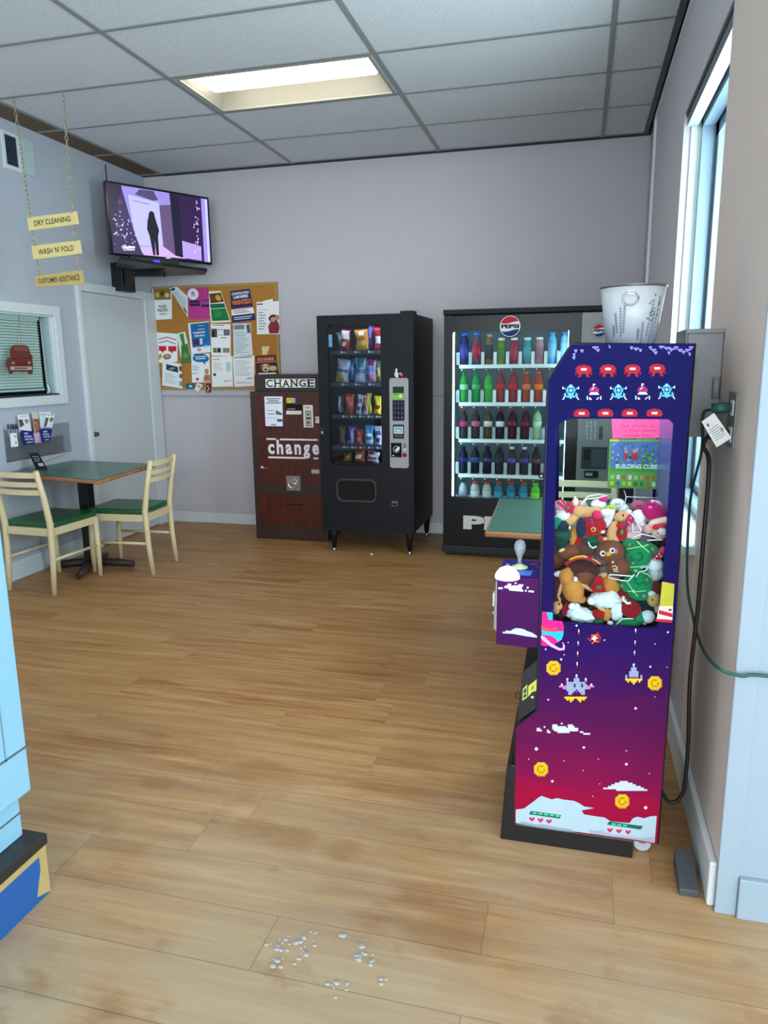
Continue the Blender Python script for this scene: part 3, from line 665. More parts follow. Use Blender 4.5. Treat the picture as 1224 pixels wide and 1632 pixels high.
fly([(697,175),(855,153),(905,408),(715,428)], NV, [('t',.5,.10,-.08,'CONSTRUCTION',W,.03,.86),('t',.5,.21,-.09,'LABORERS',W,.04,.72),('t',.5,.38,-.16,'WANTED!',OR,.05,.9),('r',.0,.56,1,.60,C('c87038')),('r',.0,.60,1,.78,W),('r',.08,.64,.7,.66,K),('r',.08,.70,.8,.72,K),('r',.08,.84,.9,.87,C('c8ccdc')),('r',.08,.90,.8,.93,C('c8ccdc'))], 'dark blue flyer reading CONSTRUCTION LABORERS WANTED!')
fly([(912,262),(1095,255),(1100,522),(915,525)], W, [('r',.02,.05,.28,.09,C('a03040')),('r',.1,.24,.5,.25,C('8890a0')),('c',.75,.52,.22,.12,C('4a2420')),('c',.72,.55,.11,.08,skin),('c',.90,.50,.10,.09,C('b98a78')),('p',[(.5,.75),(.62,.62),(.95,.62),(1,.8),(.95,.98),(.55,.98)],C('8a3040'))] + lines(.08,.32,.45,.9,7), 'white flyer with two hugging people pinned at the right edge of the board', 1)
fly([(960,255),(1042,235),(1048,262),(975,275)], C('f4f0e4'), [], 'cream scrap showing above the hugging people flyer', 0, 'note', 'paper_note')
fly([(98,508),(272,520),(268,748),(104,758)], W, [('p',[(.1,.2),(.5,.12),(.95,.2),(.95,.24),(.5,.16),(.1,.24)],C('b06a70')),('p',[(.1,.32),(.5,.24),(.9,.34),(.9,.38),(.5,.28),(.1,.36)],C('9a8a90')),('r',.1,.44,.46,.60,RD),('r',.56,.44,.95,.62,RD),('p',[(.2,.6),(.35,.6),(.3,.68)],RD),('p',[(.66,.62),(.8,.62),(.72,.7)],RD),('p',[(.05,.95),(.05,.75),(.2,.68),(.25,.8)],C('c8a028')),('c',.5,.8,.2,.1,C('9a6a58')),('c',.5,.78,.1,.07,skin)], 'white flyer with two red speech bubbles at the left of the board')
fly([(262,520),(330,503),(378,690),(298,718)], C('e4ecdc'), [('p',[(.3,.05),(.8,.05),(.7,.5),(.4,.5)],C('3c8a4c')),('c',.55,.7,.2,.12,C('4c9a5a'))], 'narrow folded flyer with a green leaf print', 1)
fly([(300,610),(352,600),(384,748),(302,762)], C('4c7a42'), [('r',.1,.2,.8,.25,C('2e5c34')),('c',.5,.6,.3,.15,C('6a9a50'))], 'dark green flyer half hidden behind the leaf print flyer', 2)
fly([(355,435),(525,418),(540,670),(382,685)], C('f0f4f4'), [('p',[(.1,.03),(1,.03),(1,.78),(.1,.80)],BL),('c',.6,.18,.2,.08,C('8cb4d0')),('r',.35,.14,.8,.2,C('2c4c74')),('t',.5,.33,-.06,'COMMUNITY',W,.03,.62),('t',.5,.43,-.06,'RESOURCE',W,.03,.5),('r',.15,.54,.45,.72,C('5a2c44')),('r',.5,.52,.62,.72,C('d8e0ec')),('c',.42,.88,.09,.05,RD),('c',.42,.88,.04,.025,W),('c',.78,.80,.14,.04,C('c0c8e0'))], 'blue flyer with white lettering and a red round logo in the middle row')
fly([(540,440),(700,440),(702,700),(545,698)], W, [('r',.1,.03,.7,.05,K),('r',.02,.15,.32,.42,C('55504c')),('r',.05,.22,.2,.4,C('2c2828')),('r',.34,.15,.62,.36,W),('r',.36,.17,.60,.19,C('904048')),('r',.36,.34,.60,.355,C('904048')),('r',.65,.17,.96,.36,C('6c6c70')),('r',.5,.42,.8,.44,K),('r',.1,.75,.28,.90,C('6a7040')),('r',.30,.75,.5,.90,C('3c3c40')),('r',.6,.75,.95,.90,C('8a8c70'))], 'white flyer with small photos and a code block in the middle row')
fly([(717,438),(862,435),(882,690),(722,705)], C('dfe4ea'), [('r',.08,.04,.65,.18,C('7c848c')),('p',[(.75,.05),(.95,.02),(.98,.3),(.8,.3)],C('5a6068')),('r',.0,.02,.03,.98,C('556'  '070')),] + lines(.1,.24,.9,.95,12,'a4acb8',.4), 'grey text notice right of the photo flyer in the middle row')
fly([(380,688),(528,680),(538,912),(388,918)], C('eef2f6'), [('c',.5,.14,.42,.15,BL),('c',.35,.1,.25,.12,BL),('c',.72,.18,.25,.12,BL),('p',[(.6,.28),(.75,.28),(.78,.4)],BL),('r',.2,.08,.8,.11,W),('r',.25,.15,.8,.18,W),('c',.3,.88,.08,.05,RD),('r',.0,.66,.3,.68,C('8898a8')),('c',.82,.62,.12,.09,C('c08a68')),('p',[(.6,.98),(.68,.75),(.85,.70),(1,.76),(1,.98)],C('c48a70')),('c',.8,.85,.14,.06,C('a86a58'))] + lines(.04,.4,.5,.6,3,'90a0b4'), 'pale flyer with a blue thought cloud and a seated person')
fly([(545,705),(712,700),(722,948),(550,952)], W, [('r',.05,.09,.4,.11,K),('r',.7,.2,.92,.5,C('b4d4dc')),('r',.08,.55,.2,.64,K),('c',.64,.82,.03,.03,C('60748c')),('r',.7,.8,.95,.82,C('90a0b0'))] + lines(.08,.2,.6,.5,6,'b0b4bc'), 'mostly blank white notice with a pale blue box in the bottom row')
fly([(717,705),(895,697),(893,945),(732,952)], W, [('r',.05,.03,.85,.055,K),('r',.62,.72,.92,.76,C('a0a4ac'))] + lines(.08,.14,.9,.68,9,'b0b4bc') + lines(.1,.84,.95,.92,2,'b08aa0'), 'white text notice beside the dog flyer in the bottom row')
fly([(903,702),(1065,690),(1092,845),(908,850)], C('4a2e24'), [('r',.05,.06,.92,.32,C('a82c30')),('t',.5,.20,-.16,'DOG TRAINING',C('d8a898'),.03,.8),('r',0,.34,1,.36,C('efe4d4')),('c',.45,.66,.18,.22,C('e0c8a8')),('c',.28,.62,.06,.16,C('a0683c')),('c',.62,.60,.06,.14,C('a0683c')),('c',.45,.76,.06,.06,K),('c',.39,.6,.02,.03,K),('c',.50,.6,.02,.03,K),('c',.78,.70,.18,.14,C('d8b888')),('r',.1,.93,.9,1,W)], 'flyer with a pale puppy face at the bottom right of the board')
fly([(955,622),(1020,622),(995,690),(958,690)], C('e4d8a0'), [], 'small yellow note pinned alone on the right side of the board', 0, 'note', 'paper_note')
fly([(148,735),(300,765),(310,965),(145,940)], C('e9eef2'), [('p',[(.2,.12),(.82,.15),(.82,.38),(.2,.35)],C('3c3c42')),('p',[(.3,.3),(.5,.2),(.7,.22),(.45,.34)],C('8c8c92')),('r',.88,.1,1,.3,C('54545c')),('r',.88,.42,1,.58,C('54545c')),('r',.86,.72,1,.9,C('8c8c94'))] + lines(.12,.48,.8,.9,6,'b0b8c4'), 'pale flyer with a dark landscape photo at the bottom left of the board', 2)
fly([(335,925),(405,920),(405,962),(338,965)], C('1f6a90'), [('r',.4,.4,.75,.75,C('bfe0ea'))], 'small teal card under the bottom edge of the board', 2, 'card', 'business_card')
fly([(430,918),(475,935),(438,995),(408,975)], C('efe8e4'), [('r',.3,.2,.8,.5,C('b89aa0'))], 'small white card turned askew under the board', 3, 'card', 'business_card')
fly([(505,925),(542,925),(540,998),(500,995)], C('6a2438'), [('c',.35,.3,.15,.1,C('e8c8d0')),('c',.6,.55,.15,.1,C('e8c8d0')),('c',.4,.8,.15,.1,C('e8c8d0'))], 'small maroon card hanging under the bottom edge of the board', 3, 'card', 'business_card')

# ================================================================== TABLES AND CHAIRS
def table(corners, base, rot, label):
    c = sum((Vector((a, b, 0)) for a, b in corners), Vector())/4
    t = thing('dining_table', label, 'table', (base[0], base[1], 0))
    MB().prism([c0_ for c0_ in corners], 'z', .715, .738, OAK).build('table_edge', t, .006)
    ins = [(a + (c.x - a)*.03, b + (c.y - b)*.03) for a, b in corners]
    MB().prism(ins, 'z', .7385, .7415, GREEN).build('table_top', t)
    MB().box((base[0]-.038, base[1]-.038, .05), (base[0]+.038, base[1]+.038, .715), BLK2).build('post', t, .004)
    for k in range(4):
        a = rot + k*PI/2; d_ = Vector((math.cos(a), math.sin(a), 0)); p = Vector((base[0], base[1], 0))
        MB().tube([p + d_*.02 + Vector((0,0,.055)), p + d_*.18 + Vector((0,0,.042)), p + d_*.29 + Vector((0,0,.027))], [.032, .028, .024], mat('cast_iron_brown', '3a2a26', .5), 10).build('foot', t)
    MB().box((base[0]-.15, base[1]-.15, .70), (base[0]+.15, base[1]+.15, .715), BLK2).build('top_plate', t)
    return t
table([(-3.655,4.02),(-2.81,3.85),(-2.90,4.62),(-3.63,4.69)], (-3.33,4.40), math.radians(18), 'square green topped table with a wood edge against the left wall')
table([(-.352,2.95),(.352,2.93),(.352,3.70),(-.372,3.72)], (.05,3.32), math.radians(45), 'green topped wood edged table half hidden behind the claw machine')

def make_chair(label):
    t = thing('dining_chair', label, 'chair', (0,0,0))
    w2_ = .178
    for s_ in (-1, 1):
        MB().tube([(s_*w2_, -.225, 0), (s_*w2_, -.205, .22), (s_*w2_, -.198, .45), (s_*w2_*.99, -.225, .62), (s_*w2_*.97, -.265, .80)], [.0165,.019,.021,.019,.016], CREAM, 10).build('leg', t)
        MB().tube([(s_*w2_*.98, .225, 0), (s_*w2_, .222, .2), (s_*w2_, .215, .425)], [.015,.019,.021], CREAM, 10).build('leg', t)
        MB().tube([(s_*w2_, -.205, .22), (s_*w2_, .218, .22)], .0105, CREAM, 8).build('stretcher', t)
    a = MB(); a.box((-w2_-.012, .205, .375), (w2_+.012, .228, .425), CREAM).box((-w2_-.012, -.212, .375), (w2_+.012, -.188, .425), CREAM)
    a.box((-w2_-.012, -.19, .375), (-w2_+.010, .21, .425), CREAM).box((w2_-.010, -.19, .375), (w2_+.012, .21, .425), CREAM); a.build('seat_frame', t, .004)
    MB().prism(rrect(-w2_-.012, -.19, w2_+.012, .24, .03), 'z', .425, .462, VINYLG).build('seat', t, .012, 3)
    for (z0, z1, yb) in ((.752,.788,-.258),(.694,.726,-.247),(.642,.676,-.237)):
        n = 8; vs = []; fs = []
        for k in range(n + 1):
            x = -w2_ + 2*w2_*k/n; yy = yb - .022*(1 - (x/w2_)**2)
            vs += [(x, yy, z0), (x, yy + .014, z0), (x, yy + .014, z1), (x, yy, z1)]
        for k in range(n):
            o = 4*k; fs += [(o+i, o+4+i, o+4+(i+1)%4, o+(i+1)%4) for i in range(4)]
        fs += [(3,2,1,0), (4*n, 4*n+1, 4*n+2, 4*n+3)]
        MB().add(vs, fs, CREAM, False).build('back_slat', t, .003)
    return t
ch = make_chair('cream chair with a green seat at the near side of the corner table')
spots = [((-3.352, 4.04, 0), math.radians(-3), None), ((-3.05, 4.515, 0), math.radians(94), 'cream chair with a green seat turned toward the left wall across the corner table'),
         ((.075, 3.06, 0), 0, 'cream chair behind the claw machine on the near side of the green table'), ((.03, 3.80, 0), PI, 'cream slat back chair seen through the claw machine glass beyond the table')]
for i, (l, rz, lab) in enumerate(spots):
    o = ch if i == 0 else copy_tree(ch)
    o.location = l; o.rotation_euler.z = rz
    if lab: o['label'] = lab

cr = thing('table_sign', 'small black folded sign leaning on the wall at the table', 'sign', (-3.6, 4.19, .742))
q = [at(62,727,'y',4.24), at(71,724,'y',4.26), at(80,744,'y',4.20), at(68,748,'y',4.16)]
q = [(-3.60,4.20,.85),(-3.545,4.225,.85),(-3.475,4.215,.744),(-3.525,4.165,.744)]
MB().hexa(q, (-.03, .03, 0), BLKG).art(bil([q[0], q[1], q[2], q[3]]), [('r',.2,.2,.8,.24,C('8c9098')),('r',.2,.34,.8,.38,C('8c9098')),('r',.2,.46,.7,.5,C('8c9098')),('r',.4,.62,.85,.8,C('a0a4ac'))]).build('folded_card', cr)

# ================================================================== CHANGE MACHINE
cm = thing('change_machine', 'dark walnut coin change machine left of the snack machine', 'change machine', (-2.25, 5.75, 0))
x0, x1, yf = -2.563, -1.93, 5.52
MB().box((x0, yf, 0), (x1, 5.99, 1.213), DKBR).build('cabinet', cm, .004)
MB().box((x0 + .045, yf, 1.213), (x1 - .0, 5.97, 1.345), DKBR).build('header', cm, .004)
m = MB(); F_ = planar('y', yf - .006, -.0005)
m.box((x0 + .055, yf - .006, .47), (x1 - .012, yf + .001, 1.195), WALN)
px = lambda a, b: at(390 + a/5.629, 580 + b/5.629, 'y', yf - .006)
def cmr(a, b, c_, d_, mt): p, q_ = px(a, b), px(c_, d_); return ('r', p.x, q_.z, q_.x if False else q_.x, p.z, mt)
# the white bars and lettering
A1, A2 = px(195, 665), px(660, 855)
L0, L1 = A1.x, A2.x; T0, T1 = A1.z, A2.z
cw = C('e8e4ee')
m.art(F_, [('r', L0, T0-.014, L0+.082, T0, cw), ('r', L0+.118, T0-.016, L1, T0-.002, cw), ('r', L0+.008, T1, L0+.33, T1+.014, cw), ('r', L0+.40, T1, L1, T1+.014, cw)])
x_ = L0 + .038; pitch = (L1 - L0 - .036*1.6)/5
for ch_, hh, zz in (('c',.083,0),('h',.118,.017),('a',.083,0),('n',.083,0),('g',.112,-.016),('e',.083,0)):
    m.art(F_, [('t', x_, (T0+T1)/2 - .006 + zz, hh, ch_, cw, .035, .056)]); x_ += pitch
m.build('upper_panel', cm)
MB().box((x0 + .055, yf - .005, .12), (x1 - .012, yf + .001, .375), WALN).art(planar('y', yf - .005), [('r', -2.30, .295, -2.13, .303, BLKG)]).build('lower_panel', cm)
# serif CHANGE plate
m = MB(); pl, pr = px(185,135).x, px(632,212).x; pt, pb_ = px(185,135).z, px(632,212).z
m.box((pl-.012, yf - .004, pb_-.010), (pr+.010, yf, pt+.010), BLK2); m.box((pl, yf-.006, pb_), (pr, yf-.003, pt), C('e9e6e0'))
F_ = planar('y', yf - .006)
lt = (pr - pl)/6; hz = (pt - pb_)
for k, ch_ in enumerate('CHANGE'):
    cxx = pl + lt*(k + .5); its = [('t', cxx, (pt+pb_)/2, hz*.82, ch_, BLKG, .02, lt*.80)]
    zt, zb = (pt+pb_)/2 + hz*.40, (pt+pb_)/2 - hz*.40
    sf = {'H': [(-.36,-1),(.36,-1),(-.36,1),(.36,1)], 'A': [(-.38,-1),(.38,-1)], 'N': [(-.36,-1),(-.36,1),(.36,1)], 'E': [(-.34,-1),(-.34,1)], 'C': [], 'G': []}[ch_]
    for a, b in sf: zc = zb if b < 0 else zt; its.append(('r', cxx + a*lt - .013, zc - .003, cxx + a*lt + .013, zc + .003, BLKG))
    m.art(F_, its)
m.build('change_sign', cm)
m = MB(); q = [px(162,280), px(352,280), px(355,578), px(175,575)]
m.hexa(q, (0, .003, 0), C('2a4ab8')); Fp = bil(q); G = lambda u, v_, L: Fp(u, v_, 0) + Vector((0, -.0005*L, 0))
m.art(G, [('r', .07, .04, .93, .94, C('e8ecf8')), ('r', .18, .10, .8, .125, K), ('r', .25, .16, .75, .185, K), ('r', .15, .22, .85, .245, K)] + [('r', .15, .46, .5, .475, C('555b6c')), ('r', .2, .56, .55, .58, K), ('p', [(.6,.45),(.9,.55),(.9,.60),(.6,.58)], C('5c6270')), ('r', .12, .68, .6, .69, C('667')if False else C('666677')), ('r', .65, .72, .92, .80, C('555b6c')), ('r', .35, .88, .6, .91, C('555b6c'))]); m.build('instruction_sheet', cm)
def plate(name, a, b, c_, d_, base, items=(), th=.004, lab=None, par=cm, f=px):
    p, q_ = f(a, b), f(c_, d_); y1_ = p.y
    mb = MB().box((p.x, y1_ - th, q_.z), (q_.x, y1_, p.z), base)
    mb.art(lambda u, v_, L: Vector((p.x*(1-u) + q_.x*u, y1_ - th - .0005*L, p.z*(1-v_) + q_.z*v_)), items)
    o = mb.build(name, par)
    if lab: o['label'] = lab
    return o
plate('bill_slot', 368, 362, 515, 455, C('1c1414'), [('r', .1, .40, .6, .50, C('a89088')), ('r', .02, .62, .98, .98, C('e6dcd8'))])
plate('yellow_label', 375, 305, 455, 350, C('d8e030'), [('r', .1, .2, .14, .9, K), ('r', .3, .2, .45, .5, C('6a7020')), ('r', .6, .0, 1, 1, C('a8b4b8'))], .002, 'small yellow and grey label')
plate('bill_guide', 525, 368, 618, 570, C('e9e0dc'), [('r', .2, .1, .7, .13, C('70666a')), ('r', .2, .26, .82, .94, C('4c5050')), ('r', .26, .30, .76, .90, C('c4ccc4')), ('c', .5, .42, .16, .07, C('6a706c')), ('c', .5, .78, .18, .08, C('6a706c')), ('r', .3, .54, .74, .64, C('3c4040'))])
plate('sticker', 635, 472, 670, 532, C('e8dcd8'), [('r', .1, .3, .5, .5, C('b03030'))], .002)
plate('name_plate', 597, 945, 673, 985, C('a09894'), [('r', .1, .2, .9, .8, C('b8b0ac'))], .003)
plate('coin_cup', 375, 1002, 503, 1138, STEEL, [('c', .5, .5, .36, .36, BLKG)], .006)
p = px(438, 1070)
MB().lathe([(.045, -.010), (.045, -.016), (.040, -.016), (.036, -.008)], p, CHROME, 20, 'y').ell((p.x, p.y - .014, p.z - .004), (.034, .008, .012), CHROME).build('coin_lip', cm)
p = px(155, 930)
MB().lathe([(.016, 0), (.016, -.006), (0, -.008)], p, CHROME, 14, 'y').box((p.x + .006, p.y - .006, p.z - .006), (p.x + .06, p.y - .002, p.z + .003), C('6c5c54')).build('door_lock', cm)

# ================================================================== SNACK MACHINE
sn = thing('snack_machine', 'black glass fronted snack vending machine standing on four legs', 'vending machine', (-1.51, 5.6, 0))
x0, x1, yf, yb, z0, z1 = -1.872, -1.150, 5.23, 5.98, .165, 1.768
gx0, gx1, gz0, gz1 = -1.795, -1.392, .674, 1.700
m = MB(); t_ = .03
m.box((x0, yf + .06, z0), (x0 + t_, yb, z1 - .01), BLK).box((x1 - t_ - .01, yf + .06, z0), (x1 - .004, yb, z1 + .0), BLK).box((x0, yf + .06, z1 - t_), (x1 - .01, yb, z1 - .01), BLK).box((x0, yf + .06, z0), (x1 - .01, yb, z0 + .40), BLK)
m.box((x0, yb - .02, z0), (x1 - .01, yb, z1 - .01), BLK).box((gx1 + .03, yf + .06, z0 + .40), (gx1 + .05, yb - .02, z1 - t_), BLK); m.build('cabinet', sn, .006)
m = MB()
inner = rrect(gx0, gz0, gx1, gz1, .03)
outer = [(x0, z0)]*6 + [(x1, z0)]*6 + [(x1, z1)]*6 + [(x0, z1)]*6
m.ring(outer, inner, 'y', yf, yf + .055, BLK); m.build('door', sn)
MB().box((x1 - .10, yf + .02, z1 - .004), (x1 + .0, yf + .12, z1 + .018), BLK).build('top_hinge', sn, .003)
MB().prism(rrect(gx0 - .001, gz0, gx1 + .001, gz1, .03), 'y', yf + .02, yf + .025, GLD).build('glass_pane', sn)
# delivery door
m = MB(); a0, a1 = (-1.752, .395), (-1.432, .575)
m.ring(rrect(a0[0], a0[1], a1[0], a1[1], .05), rrect(a0[0]+.016, a0[1]+.016, a1[0]-.016, a1[1]-.016, .038), 'y', yf - .012, yf, mat('grey_bezel', '33343c', .3)); m.build('delivery_bezel', sn, .003)
MB().prism(rrect(a0[0]+.016, a0[1]+.016, a1[0]-.016, a1[1]-.016, .038), 'y', yf - .004, yf - .001, BLKG).build('delivery_flap', sn)
MB().box((-1.318, yf - .006, .375), (-1.272, yf, .415), mat('coin_return_grey', '5a5a60', .4)).box((-1.312, yf - .007, .382), (-1.278, yf - .005, .398), BLKG).build('coin_return', sn)
for (lx, ly) in ((-1.79, 5.26), (-1.19, 5.26), (-1.79, 5.90), (-1.19, 5.90)):
    MB().lathe([(.012, 0), (.018, .004), (.010, .012), (.010, .03), (.018, .035), (.026, .13), (.030, .168)], (lx, ly, 0), BLK, 12).build('leg', sn)
    MB().lathe([(.014, .0), (.016, .005), (.008, .03)], (lx, ly, .0), CHROME, 10).build('levelling_foot', sn)
# control panel
m = MB(); cxa, cxb, cza, czb = -1.328, -1.186, .664, 1.318
m.prism(rrect(cxa, cza, cxb, czb, .018), 'y', yf - .008, yf, mat('grey_panel', 'a09b9e', .35)); m.build('control_panel', sn, .002)
sx_ = lambda a, b: at(495 + a/3.98, 480 + b/3.98, 'y', yf - .008)
def splate(name, a, b, c_, d_, base, items=(), th=.003, lab=None): return plate(name, a, b, c_, d_, base, items, th, lab, sn, sx_)
splate('display', 522, 542, 592, 622, C('1f3a2a'), [('r', 0, .52, 1, .98, C('8ac43a')), ('c', .7, .75, .12, .12, W), ('r', .1, .6, .45, .66, C('2c5a2a'))])
splate('keypad', 520, 628, 596, 758, C('1b1c30'), [('t', .2 + .3*i, .15 + .235*j, -.10, '123456789*0#'[j*3+i], C('a8a8c0'), .02) for i in range(3) for j in range(4)])
splate('card_reader', 523, 782, 593, 872, C('2c2c34'), [('r', .08, .15, .92, .65, C('b8d4e4')), ('r', .2, .25, .8, .55, C('5c84a0')), ('t', .5, .42, -.18, 'USA', W, .04, .5), ('r', .15, .78, .85, .84, C('78787e'))])
splate('tap_reader', 510, 898, 578, 990, BLKG, [('c', .5, .45, .30, .24, C('9c9ca4')), ('c', .5, .45, .22, .18, BLKG), ('p', [(.38,.5),(.75,.25),(.85,.35),(.5,.62)], W), ('r', .1, .86, .3, .91, W)])
p = sx_(597, 975); MB().lathe([(.016, 0), (.016, -.006), (.012, -.010), (0, -.011)], p, C('8c1c2c', .3), 16, 'y').build('coin_button', sn)
splate('coin_slot', 590, 900, 606, 948, C('8c8a90'), [('r', .3, .1, .6, .6, K), ('r', .1, .75, .9, .95, W)], .003)
# clown-like ornament above panel: a small cream figure with a pink bow
fg = thing('magnet_figure', 'small cream and pink figure stuck above the keypad of the snack machine', 'magnet', sx_(555, 470))
p = sx_(545, 465); MB().ell(p + Vector((0,-.005,0)), (.016, .005, .02), C('d9cfc0')).ell(p + Vector((0,-.006,.028)), (.008, .004, .016), C('e4dccb')).ell(p + Vector((.006,-.006,-.014)), (.010, .004, .010), C('e8e0d4')).build('figure', fg)
MB().ell(p + Vector((.030,-.006,.005)), (.012, .004, .010), C('d8788c')).ell(p + Vector((.040,-.006,-.006)), (.009, .004, .010), C('c85c74')).build('bow', fg)
splate('door_lock_side', 62, 800, 90, 850, C('2c3436'), [('c', .45, .65, .2, .15, C('b8b8b8'))], .006)
# inside
DKIN = mat('dark_tray_metal', '2a3038', .4, noise=.05)
rows = [(1.511, 'a'), (1.276, 'b'), (1.038, 'c'), (.805, 'd')]
LEDS = mat('machine_light_strip', (.86, .92, 1.0), .4, em=14.0)
MB().box((gx0 + .0, yf + .058, gz1 + .018), (gx1, yf + .085, gz1 + .03), LEDS).build('light_strip', sn)
MB().box((gx1 + .014, yf + .057, gz0 + .02), (gx1 + .027, yf + .075, gz1), LEDS).build('light_strip', sn)
for k, (z, _) in enumerate(rows):
    m = MB(); m.box((x0 + .03, yf + .10, z - .012), (gx1 + .03, yb - .03, z - .006), DKIN).box((x0 + .03, yf + .09, z - .022), (gx1 + .03, yf + .10, z + .008), mat('shelf_front_dark', '3a4450', .35))
    F_ = planar('y', yf + .09)
    for i in range(6 if k > 1 else 4):
        xx = gx0 + .075 + i*(.066 if k > 1 else .105)
        m.art(F_, [('r', xx, z - .012, xx + .014, z + .002, W), ('r', xx + .018, z - .009, xx + .045, z - .003, C('b4b8c0'))])
    m.build('shelf', sn)
MB().box((gx0 + .006, yf + .0175, 1.545), (gx0 + .032, yf + .0195, 1.632), C('6f9ec4')).art(planar('y', yf + .0172), [('t', gx0 + .019, 1.588, .01, 'SNACKS', NV, .0, .02)]).build('blue_sticker', sn)
MB().box((x0+.04, yb-.05, gz0), (gx1+.02, yb-.03, gz1), DKIN).build('back_liner', sn)

def bag(name, cx_, zb, w_, h_, base, items, label, y_=5.36, tilt=0, lean=0, cat='snack bag'):
    """pillow shaped wrapper with crimped ends, printed front"""
    t = MB(); nu, nv = 8, 10; front = []; back = []
    R = Matrix.Rotation(tilt, 3, 'Y') @ Matrix.Rotation(lean, 3, 'X')
    c = Vector((cx_, y_, zb + h_/2))
    def S(u, v_, side, L=0):
        k = (1 - abs(2*u - 1)**3) * (1 - abs(2*v_ - 1)**4); nar = 1 - .10*math.sin(PI*v_)*abs(2*u-1)
        p = Vector(((u - .5)*w_*nar, side*(.002 + w_*.17*k + .0006*L), (v_ - .5)*h_ + .0))
        p.x += .004*math.sin(9*v_ + cx_*50); p.y += .003*math.sin(7*u + 5*v_)
        return c + R @ p
    vs = [S(i/nu, j/nv, -1) for j in range(nv+1) for i in range(nu+1)] + [S(i/nu, j/nv, 1) for j in range(nv+1) for i in range(nu+1)]
    n1 = (nu+1)*(nv+1); fs = []
    for j in range(nv):
        for i in range(nu):
            a = j*(nu+1)+i; fs += [(a, a+1, a+nu+2, a+nu+1), (n1+a+1, n1+a, n1+a+nu+1, n1+a+nu+2)]
    for j in range(nv): a = j*(nu+1); fs += [(a, a+nu+1, n1+a+nu+1, n1+a), (a+nu, n1+a+nu, n1+a+2*nu+1, a+2*nu+1)]
    for i in range(nu): a = i; b = nv*(nu+1)+i; fs += [(a, n1+a, n1+a+1, a+1), (b, b+1, n1+b+1, n1+b)]
    t.add(vs, fs, base, True)
    for n, it in enumerate(items):       # printed patches follow the bulge
        u0, v0, u1, v1, mt = it; g = 4; L = 2 + n*.6
        pv = [S(u0 + (u1-u0)*i/g, v0 + (v1-v0)*j/g, -1, L) for j in range(g+1) for i in range(g+1)]
        t.add(pv, [(j*(g+1)+i, j*(g+1)+i+1, (j+1)*(g+1)+i+1, (j+1)*(g+1)+i) for j in range(g) for i in range(g)], mt, True)
    return tag(t.build(name), label, cat)
def foil(h): return mat('foil_' + h, h, .25, metal=.15, noise=.2, nscale=60)
sX = lambda a, z: at(500 + a/10.2, 560, 'y', 5.36).x
sX2 = lambda a: at(500 + a/7.2, 700, 'y', 5.36).x
bag('chip_bag', sX(525,0), 1.52, .072, .15, foil('c8202c'), [(.1,.55,.9,.95,foil('e8e4e0')),(.2,.2,.6,.4,W)], 'red and white crisp bag at the left of the top shelf', tilt=.1)
bag('chip_bag', sX(420,0), 1.52, .055, .14, foil('5a6a60'), [(.3,.6,.8,.8,C('b8c0b8'))], 'dull grey green bag leaning at the left end of the top shelf', y_=5.40, tilt=-.2)
bag('chip_bag', sX(790,0), 1.515, .105, .155, foil('d88a20'), [(.1,.05,.8,.45,foil('e8b040')),(.35,.72,.75,.9,W),(.25,.5,.7,.65,foil('a85c10'))], 'orange crisp bag in the middle of the top shelf', tilt=-.05)
bag('chip_bag', sX(890,0), 1.52, .04, .18, foil('5a4ca8'), [(.1,.5,.9,.9,foil('8c80d0'))], 'purple bag edge behind the orange bag on the top shelf', y_=5.41, tilt=.1)
bag('chip_bag', sX(1075,0), 1.515, .085, .17, foil('b81828'), [(.1,.3,.6,.6,W),(.1,.1,.5,.25,foil('e05060'))], 'red bag cut off by the right edge of the top shelf')
bag('chip_bag', sX(470,0), 1.282, .105, .175, foil('c4c8dc'), [(.05,.05,.7,.42,foil('c8a828')),(.05,.45,.9,.58,foil('3a5cae'))], 'silver and yellow crisp bag at the left of the second shelf', tilt=.15)
bag('chip_bag', sX(580,0), 1.30, .06, .155, foil('2878d0'), [(.2,.5,.8,.8,foil('78b8f0'))], 'bright blue bag behind the silver and yellow bag', y_=5.41, tilt=-.05)
bag('chip_bag', sX(760,0), 1.275, .09, .19, foil('a8c4d0'), [(0,.62,1,1,foil('1f7c88')),(.1,.4,.9,.58,foil('5a7c98')),(.2,.1,.7,.3,foil('d8e4ec'))], 'teal and silver bag in the middle of the second shelf', tilt=.06)
bag('chip_bag', sX(925,0), 1.282, .088, .17, foil('b0a8cc'), [(0,.72,1,1,foil('a01878')),(.1,.45,.9,.68,foil('6a78b8')),(.5,.1,.9,.4,foil('e07890')),(.1,.1,.4,.4,foil('6a5ca8'))], 'magenta topped bag with blue lettering on the second shelf')
bag('chip_bag', sX(1075,0), 1.28, .07, .16, foil('6a7448'), [(.1,.3,.5,.7,foil('c8c870'))], 'olive bag at the right edge of the second shelf')
def bar(a, wd, hh, zb, base, items, label, tilt=0, cat='candy bar', name='candy_bar'): return bag(name, sX2(a), zb, wd, hh, base, items, label, y_=5.35, tilt=tilt, cat=cat)
bar(320, .055, .15, 1.045, foil('2c2c34'), [(.3,.1,.6,.9,foil('a8a8b0'))], 'black wrapped candy bar at the left of the third shelf')
bar(425, .072, .155, 1.045, foil('d0401c'), [(.1,.1,.9,.6,foil('b83810')),(.2,.7,.8,.85,foil('f08040'))], 'orange red candy packet on the third shelf', .05)
bar(540, .045, .15, 1.045, foil('d8d8e8'), [(.2,.2,.8,.4,foil('5a3c90')),(.2,.6,.8,.8,foil('a02c54'))], 'white candy bar leaning right on the third shelf', .18)
bar(615, .045, .145, 1.045, foil('e8e0dc'), [(.1,.2,.6,.9,foil('d04c28'))], 'white candy bar with orange letters on the third shelf', .08)
